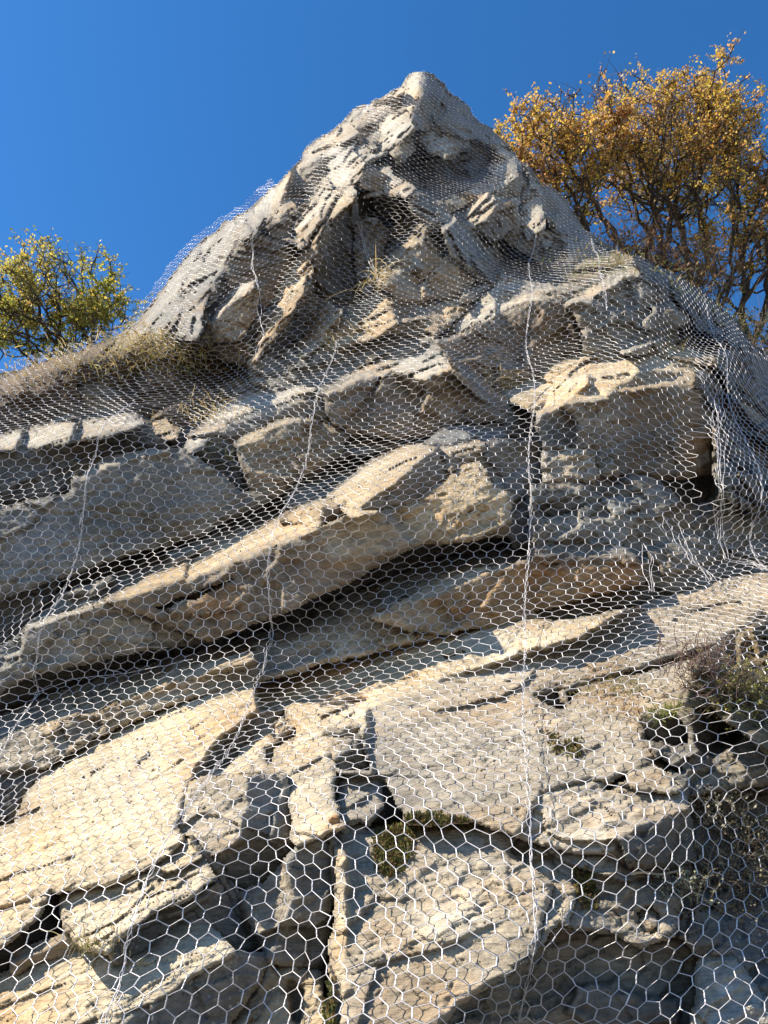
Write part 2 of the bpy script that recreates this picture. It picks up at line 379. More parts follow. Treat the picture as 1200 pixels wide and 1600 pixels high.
# --- long central wedge
B('rock_slab', ([(165,936),(300,905),(440,850),(500,830),(600,800),(655,784),(720,746),(772,762),(800,772),(800,810),(790,835),(640,856),(560,900),(440,960),(330,1000),(230,1000),(190,960)], 101,2,-.06,'brown'),
              ([(165,937),(178,925),(300,870),(400,820),(452,798),(500,785),(540,795),(600,800),(500,829),(440,850),(300,902),(200,936)], 52,-30,-.06,'tan'),
              ([(655,782),(700,752),(746,730),(772,760),(802,775),(797,815),(740,846),(640,850),(610,805)], 86,-7,-.06,'tan'),
              ([(500,828),(600,802),(640,850),(600,870),(520,880)], 96,-4,-.06,'gtan'),
              ([(290,930),(350,915),(380,925),(350,960),(300,960)], 98,2,-.05,'orange'))
B('recessed_rock', ([(240,948),(300,930),(360,902),(365,908),(300,940),(246,956)], 118,6,0.015,'dark'))
B('rock_block', ([(-240,1040),(15,985),(60,970),(140,942),(166,938),(190,950),(235,965),(300,990),(330,1002),(200,1022),(60,1052),(0,1080),(-240,1140)], 98,3,-.03,'grey'),
              ([(15,987),(55,970),(138,942),(170,937),(138,952),(60,982)], 54,-26,-.03,'lgrey'))
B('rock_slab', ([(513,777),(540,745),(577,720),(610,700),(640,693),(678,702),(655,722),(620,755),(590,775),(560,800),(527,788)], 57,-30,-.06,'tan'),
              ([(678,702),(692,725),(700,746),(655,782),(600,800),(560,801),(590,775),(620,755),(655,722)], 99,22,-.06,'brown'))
B('rock_block', ([(440,815),(482,785),(500,778),(535,795),(548,806),(500,826),(462,817)], 66,-18,-.05,'tan'),
              ([(500,790),(535,795),(548,806),(505,824)], 98,24,-.05,'brown'))
B('rock_block', ([(690,702),(720,694),(753,686),(757,700),(745,722),(715,735),(692,723)], 62,-16,-.04,'tan'),
              ([(694,712),(757,704),(745,724),(715,736)], 98,10,-.04,'brown'))
B('rock_block', ([(715,745),(722,728),(756,718),(768,745),(745,732)], 60,-22,-.05,'tan'))
B('rock_block', ([(690,690),(760,680),(830,688),(842,760),(832,860),(800,852),(790,835),(802,775),(770,760),(745,722),(757,700),(752,686)], 93,22,.05,'grey'))
# --- shaded ledge and the big grey slab above it
B('rock_slab', ([(-240,1060),(0,985),(60,935),(190,890),(300,850),(420,788),(520,718),(620,688),(700,688),(640,693),(577,720),(513,777),(450,800),(300,870),(165,936),(20,987)], 58,-4,.08,'shade_blue'),
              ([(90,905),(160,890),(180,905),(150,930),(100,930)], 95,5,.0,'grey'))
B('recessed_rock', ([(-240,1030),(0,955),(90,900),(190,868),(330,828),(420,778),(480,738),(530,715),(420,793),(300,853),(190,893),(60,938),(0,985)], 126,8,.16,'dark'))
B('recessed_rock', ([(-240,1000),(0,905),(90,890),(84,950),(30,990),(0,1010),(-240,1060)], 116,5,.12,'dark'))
B('rock_slab', ([(-240,830),(0,790),(110,770),(120,740),(180,712),(260,705),(302,712),(342,740),(382,770),(422,780),(330,830),(190,870),(90,902),(0,940),(-240,1000)], 97,3,-.03,'grey'),
              ([(118,745),(180,711),(260,704),(270,710),(190,722),(130,752)], 66,-14,-.03,'lgrey'))
B('rock_block', ([(-240,730),(0,702),(60,700),(180,680),(242,665),(262,702),(180,713),(120,741),(110,771),(0,791),(-240,830)], 110,2,.04,'dark'))
B('rock_slab', ([(-240,720),(0,680),(60,665),(140,650),(212,643),(217,660),(180,676),(60,702),(0,706),(-240,740)], 54,-28,-.05,'lgrey'))
B('rock_block', ([(-240,680),(-240,630),(0,600),(0,575),(60,560),(150,535),(190,510),(260,500),(380,560),(382,592),(330,650),(300,680),(262,702),(242,665),(212,645),(60,665),(0,682)], 90,4,0,'soil'))
B('recessed_rock', ([(270,545),(330,545),(388,580),(335,612),(285,592)], 106,8,.12,'soil'))
B('rock_block', ([(82,655),(110,640),(118,650),(85,664)], 60,-20,-.03,'lgrey'))
B('rock_block', ([(120,600),(150,590),(190,620),(210,645),(140,650),(125,630)], 92,6,0,'grey'))
B('rock_block', ([(232,655),(250,647),(277,672),(270,692),(240,682)], 62,-16,-.03,'tan'))
B('rock_block', ([(290,682),(330,650),(360,610),(450,580),(505,575),(490,620),(400,642),(330,682),(297,702)], 62,-14,-.02,'lgrey'))
B('rock_block', ([(400,641),(490,618),(512,640),(520,665),(470,650),(430,655),(366,690),(330,683)], 104,4,.02,'grey'))
B('recessed_rock', ([(300,712),(330,682),(366,690),(372,720),(392,760),(382,771),(342,740)], 102,12,.1,'dark'))
B('rock_block', ([(366,690),(430,655),(470,650),(520,665),(545,690),(520,718),(480,740),(430,777),(392,760),(372,720)], 93,0,-.02,'gtan'),
              ([(366,690),(430,655),(470,650),(440,664),(385,694)], 66,-16,-.02,'tan'))
B('rock_block', ([(505,612),(540,585),(600,565),(660,555),(702,560),(702,586),(665,602),(630,581),(560,591),(520,607)], 57,-16,-.04,'lgrey'),
              ([(512,610),(560,590),(630,580),(665,601),(702,586),(722,602),(790,652),(760,682),(690,690),(620,690),(560,682),(522,665),(510,642)], 103,5,-.04,'brown'),
              ([(672,590),(700,586),(690,604),(668,602)], 66,-10,-.04,'lgrey'))
B('rock_block', ([(540,690),(560,678),(620,688),(700,680),(690,695),(620,700),(530,720)], 72,2,.02,'grey'))
B('rock_block', ([(702,560),(760,590),(800,622),(838,640),(842,692),(790,684),(790,652),(722,602)], 88,46,.02,'grey'))
B('rock_block', ([(660,700),(700,660),(760,655),(790,660),(790,685),(740,690),(690,695)], 66,6,.02,'shade_blue'))
# --- right big ledge
B('rock_slab', ([(770,612),(830,590),(890,565),(932,552),(1000,555),(1062,540),(1102,555),(1112,577),(1062,597),(1010,612),(960,616),(950,629),(880,636),(840,647),(800,627)], 56,-16,-.05,'cream'),
              ([(838,646),(880,635),(955,628),(960,613),(1010,611),(1087,600),(1112,650),(1117,720),(1062,760),(1000,742),(940,732),(900,702),(850,692),(836,665)], 104,8,-.05,'brown'),
              ([(1000,575),(1060,580),(1070,592),(1010,606),(960,610)], 99,14,-.05,'gtan'),
              ([(836,665),(880,640),(900,660),(895,700),(850,692)], 104,28,-.03,'dark'))
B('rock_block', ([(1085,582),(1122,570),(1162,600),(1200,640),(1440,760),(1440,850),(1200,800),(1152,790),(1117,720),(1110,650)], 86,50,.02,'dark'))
B('rock_block', ([(850,722),(890,700),(927,703),(927,752),(850,772)], 87,-2,-.05,'gtan'),
              ([(850,724),(880,706),(922,702),(900,713)], 58,-24,-.05,'tan'))
B('rock_block', ([(935,727),(955,718),(967,735),(945,747)], 70,-24,-.06,'tan'))
B('rock_block', ([(830,760),(927,752),(1000,742),(1062,760),(1152,790),(1200,800),(1440,850),(1440,832),(1200,893),(1150,902),(1050,930),(1010,902),(1000,872),(900,880),(828,872)], 90,10,.02,'grey'),
              ([(930,770),(980,755),(1010,790),(960,810)], 72,5,.0,'shade_blue'),
              ([(830,850),(900,840),(980,855),(1000,875),(900,882),(828,875)], 68,0,.0,'shade_blue'),
              ([(1010,860),(1100,830),(1150,860),(1100,880),(1040,900)], 84,20,-.02,'grey'))
B('recessed_rock', ([(1030,752),(1110,742),(1122,790),(1062,792)], 118,5,.2,'dark'))
B('recessed_rock', ([(840,790),(900,775),(960,770),(900,800),(845,812)], 116,5,0.040,'dark'))
# --- middle: ridges under the summit
B('rock_block', ([(385,577),(460,545),(555,530),(640,505),(678,527),(702,560),(660,556),(600,566),(540,586),(505,612),(450,602),(395,602)], 82,2,0,'grey'))
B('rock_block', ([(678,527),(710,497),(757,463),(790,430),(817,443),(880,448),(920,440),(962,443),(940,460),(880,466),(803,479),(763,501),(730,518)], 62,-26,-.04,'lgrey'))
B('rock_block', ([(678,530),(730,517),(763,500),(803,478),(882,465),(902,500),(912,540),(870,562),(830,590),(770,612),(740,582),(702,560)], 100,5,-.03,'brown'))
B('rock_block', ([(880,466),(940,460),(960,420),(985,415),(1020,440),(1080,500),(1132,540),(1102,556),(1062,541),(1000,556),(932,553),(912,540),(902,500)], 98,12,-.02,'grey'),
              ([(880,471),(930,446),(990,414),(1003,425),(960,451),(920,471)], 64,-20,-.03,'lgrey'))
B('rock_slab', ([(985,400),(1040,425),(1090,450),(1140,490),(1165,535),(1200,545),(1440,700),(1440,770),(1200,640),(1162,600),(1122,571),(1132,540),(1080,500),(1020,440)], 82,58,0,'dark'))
B('rock_block', ([(860,440),(900,405),(940,392),(985,405),(962,425),(930,441),(900,441)], 66,0,0,'veg'))
B('rock_block', ([(550,500),(600,460),(620,450),(700,470),(757,463),(710,497),(678,527),(640,510),(600,520),(555,540),(480,555),(460,545),(520,520)], 66,-20,-.02,'tan'),
              ([(600,472),(690,476),(700,491),(620,502)], 100,6,.0,'grey'),
              ([(600,520),(650,500),(678,526),(640,530)], 96,6,.0,'brown'))
B('rock_block', ([(455,552),(480,535),(512,518),(524,524),(490,546),(475,562)], 64,-30,-.04,'lgrey'))
B('rock_block', ([(348,420),(370,375),(400,368),(470,383),(447,424),(420,482),(403,532),(385,572),(340,562),(310,532),(318,480)], 98,-2,0,'brown'),
              ([(320,492),(350,452),(395,441),(402,480),(370,532),(330,532)], 90,-4,-.04,'gtan'),
              ([(320,490),(350,452),(395,440),(390,450),(352,466)], 68,-26,-.04,'lgrey'))
B('rock_slab', ([(385,572),(403,530),(420,480),(447,423),(463,433),(493,420),(480,448),(460,488),(433,528),(402,564)], 68,-52,-.04,'tan'),
              ([(425,500),(440,462),(470,450),(450,490),(430,520)], 66,-44,-.05,'tan'))
B('rock_slab', ([(447,424),(477,383),(510,333),(533,305),(552,318),(520,345),(497,388),(487,417),(463,434)], 70,-50,-.03,'tan'))
B('rock_block', ([(490,420),(520,343),(550,318),(567,330),(577,380),(560,442),(530,472),(500,455),(470,520),(460,546),(402,564),(433,527),(480,447)], 96,36,.04,'dark'))
B('rock_block', ([(478,527),(500,455),(517,480),(527,500),(502,526),(487,530)], 74,-44,-.03,'tan'),
              ([(503,490),(517,481),(528,500),(503,527)], 70,-46,-.03,'cream'))
B('recessed_rock', ([(560,320),(595,300),(630,308),(632,340),(615,367),(590,347),(560,337)], 132,5,.22,'grey'))
B('rock_block', ([(558,343),(590,345),(606,370),(602,412),(560,442),(555,380)], 91,2,0,'grey'))
B('recessed_rock', ([(608,367),(632,338),(655,350),(630,386),(597,413),(600,385)], 112,6,.1,'dark'))
B('rock_block', ([(597,412),(630,385),(655,349),(664,352),(648,391),(617,416),(602,442)], 66,-42,-.05,'tan'))
B('rock_block', ([(664,352),(690,358),(702,400),(760,442),(700,472),(660,482),(620,472),(602,442),(617,415),(648,390)], 92,20,0,'gtan'),
              ([(664,400),(720,440),(700,470),(660,470)], 84,10,-.03,'gtan'))
B('rock_slab', ([(632,310),(700,322),(760,352),(800,382),(830,402),(872,442),(790,432),(757,464),(720,472),(760,442),(702,400),(690,358),(664,350)], 87,48,-.03,'grey'))
B('rock_block', ([(850,430),(870,405),(895,400),(900,415),(880,440),(860,445)], 84,0,-.04,'gtan'))
# --- left flank and upper cone
B('rock_slab', ([(150,560),(190,520),(240,470),(300,395),(340,360),(390,330),(432,345),(402,370),(370,376),(350,420),(320,482),(310,532),(260,530)], 74,-50,0,'grey'))
B('rock_block', ([(390,340),(450,270),(500,215),(540,185),(562,210),(542,260),(560,302),(533,306),(510,333),(477,384),(470,385),(400,370),(430,345)], 76,-34,0,'lgrey'),
              ([(405,357),(450,335),(482,340),(467,377),(420,377)], 100,0,.02,'brown'),
              ([(470,260),(510,240),(530,260),(480,300)], 98,-10,.02,'grey'))
B('rock_block', ([(540,190),(580,150),(630,130),(640,120),(662,110),(657,150),(640,186),(640,212),(600,241),(570,261),(541,262),(561,210)], 78,-32,0,'lgrey'),
              ([(550,192),(600,166),(626,166),(600,216),(566,226)], 98,-2,0,'brown'),
              ([(637,146),(655,126),(661,140),(646,186),(637,181)], 78,-50,-.04,'cream'))
B('rock_block', ([(661,110),(690,120),(720,150),(765,195),(800,225),(766,228),(730,237),(690,202),(645,187),(656,150)], 86,46,0,'shade_blue'))
B('rock_block', ([(640,212),(690,215),(717,240),(707,252),(670,237)], 76,-8,-.04,'lgrey'))
B('rock_block', ([(600,241),(640,211),(670,236),(706,252),(731,236),(766,226),(792,250),(760,291),(700,306),(640,292),(610,271)], 104,16,.20,'dark'))
B('rock_block', ([(541,262),(570,261),(600,241),(611,271),(640,291),(640,308),(595,303),(560,303)], 72,-22,0,'lgrey'))
B('rock_block', ([(766,226),(800,230),(830,280),(822,300),(860,352),(932,402),(900,412),(872,442),(830,402),(800,381),(760,351),(700,321),(700,306),(760,290),(792,250)], 78,0,0,'lgrey'),
              ([(770,260),(800,245),(806,280),(780,290)], 72,-14,-.03,'lgrey'),
              ([(815,290),(835,300),(830,330),(815,330)], 70,-25,-.03,'lgrey'),
              ([(760,350),(790,310),(830,330),(850,360),(830,400),(800,380)], 92,8,-.02,'gtan'))
B('rock_slab', ([(800,225),(840,270),(880,295),(915,340),(955,385),(935,404),(862,352),(822,300),(830,280)], 84,58,0,'grey'))

B('rock_block', ([(548,196),(584,164),(628,150),(632,172),(604,216),(572,230)], 99,-4,.05,'brown'),
               ([(545,192),(580,158),(630,136),(632,150),(584,166),(550,198)], 76,-46,-.03,'lgrey'))
B('rock_block', ([(600,190),(632,172),(642,190),(640,212),(612,236),(590,240)], 74,-40,-.04,'lgrey'),
               ([(612,236),(640,212),(646,232),(620,256)], 100,20,-.04,'gtan'))
B('rock_block', ([(500,262),(545,232),(575,262),(560,290),(520,300)], 74,-44,-.04,'lgrey'),
               ([(560,290),(575,262),(600,272),(596,300)], 100,18,-.04,'grey'))
B('recessed_rock', ([(440,300),(492,252),(512,262),(500,292),(462,330)], 102,-2,.08,'brown'))
B('rock_block', ([(455,340),(500,296),(532,306),(510,334),(478,384)], 72,-44,-.05,'lgrey'))
B('rock_block', ([(765,262),(802,246),(808,282),(780,296)], 72,-40,-.035,'lgrey'),
               ([(780,296),(808,282),(818,300),(790,318)], 100,16,-.02,'grey'))
B('rock_block', ([(700,332),(752,300),(778,318),(760,352),(722,350)], 72,-36,-.035,'lgrey'),
               ([(722,350),(760,352),(778,318),(800,352),(770,380)], 98,24,-.02,'grey'))
B('rock_block', ([(812,290),(836,298),(850,352),(826,372),(806,330)], 74,-36,-.035,'lgrey'))
B('recessed_rock', ([(838,392),(872,372),(892,396),(880,440),(850,440)], 108,10,.10,'dark'))
B('rock_block', ([(320,488),(352,448),(396,438),(404,452),(362,470),(330,505)], 70,-44,-.04,'lgrey'),
               ([(330,505),(362,470),(404,452),(402,492),(372,534),(332,534)], 96,2,-.06,'gtan'))
B('rock_block', ([(664,430),(700,400),(742,436),(712,470),(680,472)], 94,8,-.03,'gtan'))

OUTLINE = [(-425,690),(-240,640),(-120,618),(0,592),(60,568),(130,546),(190,528),(235,478),(290,405),(335,360),(385,330),(440,283),(478,238),(520,208),(545,180),(566,163),(600,150),(632,134),(640,120),(662,115),(690,126),
           (720,157),(765,204),(800,236),(832,281),(872,306),(907,351),(947,393),(990,404),(1040,424),(1090,450),(1140,492),(1165,536),(1200,556),(1270,640),(1440,760),(1645,900),(1645,1805),(-425,1805)]
# ------------------------------------------------------------------ solve the facets into one consistent rock surface
STEP = 2.5
X0, X1, Y0, Y1 = -420.0, 1640.0, 100.0, 1800.0
GX = np.arange(X0, X1 + .1, STEP); GY = np.arange(Y0, Y1 + .1, STEP)
PX, PY = np.meshgrid(GX, GY)
H, W = PX.shape
RAY = raydir(PX, PY)

def inpoly(px, py, poly):
    inside = np.zeros(px.shape, bool); n = len(poly); j = n - 1
    for i in range(n):
        xi, yi = poly[i]; xj, yj = poly[j]
        if yi != yj:
            c = ((yi > py) != (yj > py)) & (px < (xj - xi) * (py - yi) / (yj - yi) + xi)
            inside ^= c
        j = i
    return inside

def nz2(sc, seed, oc=3):
    q = np.stack([PX / sc, PY / sc, np.full_like(PX, seed * 7.7)], -1)
    return fbm(q, oc, seed)

WX = PX + 7 * nz2(60, 3) + 3.0 * nz2(14, 4, 2); WY = PY + 6 * nz2(60, 5) + 3.0 * nz2(14, 6, 2)
ro = np.where(PY < 520, 10.0, 5.0); OX = PX + ro * nz2(24, 8, 4); OY = PY + ro * nz2(24, 9, 4)
MASK = inpoly(OX, OY, OUTLINE)

lab = np.full((H, W), -1, np.int32); FAC = []
for bi, (bn, facets) in enumerate(BLOCKS):
    for (poly, tilt, az, rec, tone) in facets:
        xs = [p[0] for p in poly]; ys = [p[1] for p in poly]
        i0 = max(0, int((min(ys) - 20 - Y0) / STEP)); i1 = min(H, int((max(ys) + 20 - Y0) / STEP) + 1)
        j0 = max(0, int((min(xs) - 20 - X0) / STEP)); j1 = min(W, int((max(xs) + 20 - X0) / STEP) + 1)
        m = inpoly(WX[i0:i1, j0:j1], WY[i0:i1, j0:j1], poly)
        lab[i0:i1, j0:j1][m] = len(FAC); FAC.append((bi, tilt, az, rec, tone))
for it in range(400):
    hole = lab < 0
    if not hole.any(): break
    for ax, sh in ((0, 1), (1, 1), (0, -1), (1, -1)):
        r = np.roll(lab, sh, ax)
        if ax == 0: r[0 if sh > 0 else -1] = lab[0 if sh > 0 else -1]
        else: r[:, 0 if sh > 0 else -1] = lab[:, 0 if sh > 0 else -1]
        m = (lab < 0) & (r >= 0); lab[m] = r[m]

# split the larger facets into smaller, slightly turned ones along the bedding
sub = np.full((H, W), -1, np.int32); SUB = []
cb, sb = math.cos(math.radians(-24)), math.sin(math.radians(-24))
for f, (bi, tilt, az, rec, tone) in enumerate(FAC):
    ii, jj = np.nonzero(lab == f)
    if len(ii) == 0: continue
    area = len(ii) * STEP * STEP
    ym = PY[ii, jj].mean(); n = int(np.clip(area / (3000.0 if ym > 600 else 2200.0), 1, 90))
    if ym > 900 and tone in ('cream', 'gtan') and BLOCKS[bi][0] == 'rock_slab': n = 1
    k = rng.choice(len(ii), min(n, len(ii)), replace=False)
    wx = WX[ii, jj]; wy = WY[ii, jj]
    u = (wx * cb + wy * sb) / 1.9; v = (-wx * sb + wy * cb)
    su, sv = u[k], v[k]
    best = np.full(len(ii), 1e9); idx = np.zeros(len(ii), int)
    for q in range(len(k)):
        d = (u - su[q]) ** 2 + (v - sv[q]) ** 2
        m = d < best; best[m] = d[m]; idx[m] = q
    jit = 0.0 if n == 1 else (1.1 if ym < 600 else ((0.06 if tone in ('cream', 'gtan') else 0.5) if BLOCKS[bi][0] == 'rock_slab' else 1.0))
    if tilt >= 90: tilt += 7; az += 8
    if az < -9 and tilt < 70 and PY[ii, jj].mean() > 760: tilt -= 6
    for q in range(len(k)):
        up_ = 1.0 if ym > 600 else 2.0
        SUB.append((f, tilt + jit * rng.normal(0, 4.0), az + jit * up_ * rng.normal(0, 7)))
    sub[ii, jj] = idx + (len(SUB) - len(k))
NS = len(SUB)

tab = np.array([(1800, 2.55), (1600, 2.95), (1400, 3.4), (1200, 4.1), (1000, 4.75), (900, 4.95), (800, 5.4), (650, 6.7), (520, 8.1), (420, 9.2), (320, 10.4), (200, 12.4), (118, 13.6), (60, 14.2)])[::-1]
side = 1 + 0.10 * np.clip((1300 - PY) / 300, 0, 1) * np.clip((900 - PX) / 900, -.3, 1.3) * np.clip((PY - 850) / 200, 0, 1)
right = 0.16 * np.clip((PX - 1060) / 200, 0, 2) ** 1.3 * np.clip((980 - PY) / 250, 0, 1)
left = 0.10 * np.clip((360 - PX) / 220, 0, 1.2) ** 1.5 * np.clip((560 - PY) / 80, 0, 1)
PRIOR = np.log(np.interp(PY, tab[:, 0], tab[:, 1]) * side * (1 + right + left))

cnt = np.bincount(sub.ravel(), minlength=NS).astype(float)
def mean_of(a): return np.bincount(sub.ravel(), a.ravel(), minlength=NS) / np.maximum(cnt, 1)
mr = np.stack([mean_of(RAY[..., k]) for k in range(3)], -1)
NRM = np.zeros((NS, 3))
for s, (f, tilt, az) in enumerate(SUB):
    t, a = math.radians(tilt), math.radians(az)
    n = np.array([math.sin(a) * math.sin(t), -math.cos(a) * math.sin(t), math.cos(t)])
    d = mr[s] / np.linalg.norm(mr[s]); c = n @ d
    if c > -0.24:
        n = n - (c + 0.24) * d; n /= np.linalg.norm(n)
    NRM[s] = n
CK = -np.log(np.maximum(0.06, -np.einsum('ijk,ijk->ij', NRM[sub], RAY)))
recs = np.array([FAC[f][3] for f, _, _ in SUB]) * np.clip(np.exp(mean_of(PRIOR)) / 5.0, 1, 2.6)
zc_mean = np.exp(mean_of(PRIOR))
A = np.zeros((NS, NS)); rhs = np.zeros(NS)
def ck(s, i, j): return -np.log(np.maximum(0.06, -np.einsum('nk,nk->n', NRM[s], RAY[i, j])))
for di, dj in ((0, 1), (1, 0)):
    a = sub[:H - di, :W - dj]; b = sub[di:, dj:]
    i, j = np.nonzero((a != b) & MASK[:H - di, :W - dj] & MASK[di:, dj:])
    sa, sb_ = a[i, j], b[i, j]
    da = ck(sa, i, j) - ck(sb_, i, j)                # u_a - u_b = -da + wanted step
    da = da - (recs[sa] - recs[sb_]) * 1.9 / zc_mean[sa]
    fs = np.array([q[0] for q in SUB]); fb = np.array([FAC[q[0]][0] for q in SUB]); w = np.where(fs[sa] == fs[sb_], 8.0, np.where(fb[sa] == fb[sb_], 5.0, 1.0))
    np.add.at(A, (sa, sa), w); np.add.at(A, (sb_, sb_), w); np.add.at(A, (sa, sb_), -w); np.add.at(A, (sb_, sa), -w)
    np.add.at(rhs, sa, -da * w); np.add.at(rhs, sb_, da * w)
target = mean_of(PRIOR - CK) + np.log1p(recs * 1.9 / zc_mean)
lam = 0.011 * cnt + 0.1
A[np.arange(NS), np.arange(NS)] += lam; rhs += lam * target
U = np.linalg.solve(A, rhs)
LOGZ = U[sub] + CK
blk = np.array([f[0] for f in FAC])[lab]

def blur_in(mask, a, s):
    w = gauss(mask.astype(float), s); return gauss(np.where(mask, a, 0), s) / np.maximum(w, 1e-6)

# ------------------------------------------------------------------ fine relief of the stone (real displacement), tones
P0 = CAM + RAY * np.exp(LOGZ)[..., None]
nb = np.array([-0.34, 0.30, 0.89]); nb /= np.linalg.norm(nb)
e1 = np.cross(nb, [0, 1, 0]); e1 /= np.linalg.norm(e1); e2 = np.cross(nb, e1)
Q = np.stack([P0 @ e1, P0 @ e2, P0 @ nb], -1)
warp = 0.06 * fbm(P0 * 1.6, 3, 40)
Q[..., 2] += warp
beds = fbm(Q * np.array([1.2, 1.2, 11.0]), 4, 50, 0.55)
beds2 = fbm(Q * np.array([5, 5, 42.0]), 3, 60, 0.55)
terr = Q[..., 2] * 9 + 0.9 * vnoise(P0 * 2.0, 70)
terr = (terr - np.floor(terr)); terr = np.where(terr < .85, terr / .85, (1 - terr) / .15)
big = fbm(P0 * 1.5, 4, 80)
chip = fbm(P0 * 6.5, 4, 90, 0.6, True)
zcg = np.exp(LOGZ)
fade = np.clip(zcg / 5, .75, 1.5) * (1 + 0.8 * np.clip((620 - PY) / 120, 0, 1))
QW = Q + 0.03 * np.stack([vnoise(P0 * 5, 150), vnoise(P0 * 5, 151), vnoise(P0 * 5, 152)], -1)
crag = worley(QW * np.array([1.5, 1.5, 3.2]), 500); crag2 = worley(QW * np.array([4.5, 4.5, 10.0]), 520); crag3 = worley(QW * np.array([13, 13, 34.0]), 540)
disp = (0.010 * big - 0.014 * beds - 0.008 * beds2 - 0.004 * chip + 0.008 * terr + 0.075 * crag + 0.030 * crag2 + 0.010 * crag3) * fade
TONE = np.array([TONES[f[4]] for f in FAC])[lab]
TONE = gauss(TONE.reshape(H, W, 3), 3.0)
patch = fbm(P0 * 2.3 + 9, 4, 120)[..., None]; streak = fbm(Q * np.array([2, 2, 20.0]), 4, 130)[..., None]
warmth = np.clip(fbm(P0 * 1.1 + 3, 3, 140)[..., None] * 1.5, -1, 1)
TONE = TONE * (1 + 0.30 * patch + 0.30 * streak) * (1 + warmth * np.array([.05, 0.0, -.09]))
TONE = np.clip(TONE, .03, .7)

up = np.clip((640 - PY) / 90, 0, 1)
disp = disp * (1 - .62 * up) + up * (0.13 * worley(P0 * 1.15, 560) + 0.06 * worley(P0 * 2.8 + 3, 580) + .02 * worley(QW * np.array([6, 6, 9.0]), 590)) * np.clip(zcg / 7, .8, 1.5)
disp = disp * (1 + 1.6 * np.clip((PX - 1070) / 50, 0, 1) * np.clip((860 - PY) / 60, 0, 1))
flat = np.array([0.5 if b[0] == 'rock_slab' else 1.0 for b in BLOCKS])[blk]; flat = np.where(PY < 600, 1.0, flat)
disp = disp * gauss(flat, 3)
ck1 = fbm(Q * np.array([1.3, 1.3, 5.0]) + 11, 4, 600, .6); ck2 = fbm(Q * np.array([3.5, 3.5, 9.0]) + 5, 3, 610, .6); on = np.clip(2.2 * vnoise(P0 * 1.3, 620) + .35, 0, 1)
crack = np.clip(1 - np.abs(ck1) / .022, 0, 1) * on + .6 * np.clip(1 - np.abs(ck2) / .03, 0, 1) * np.clip(1.8 * vnoise(P0 * 2.1, 630), 0, 1)
disp = disp + (0.026 * crack + 0.5 * (1 - gauss(flat, 3)) * (-.008 * beds2 + .012 * crag3 - .008 * beds)) * np.clip(zcg / 5, .7, 1.8)
# crack network: recess the edges of every block, and a little those of its facets
def edge_of(L):
    e = np.zeros((H, W), bool)
    d = L[:, 1:] != L[:, :-1]; e[:, 1:] |= d; e[:, :-1] |= d
    d = L[1:] != L[:-1]; e[1:] |= d; e[:-1] |= d
    return e
eb = gauss(edge_of(blk).astype(float), 1.0)
disp = disp + 0.032 * np.clip(eb, 0, .8) * np.clip(zcg / 5, .6, 1.6)

# silhouette roll-over: the stone turns away at its skyline
ins = gauss(MASK.astype(float), 5)
disp = disp + np.where(PY < 700, np.clip(1 - ins, 0, .5) * 1.1, 0)

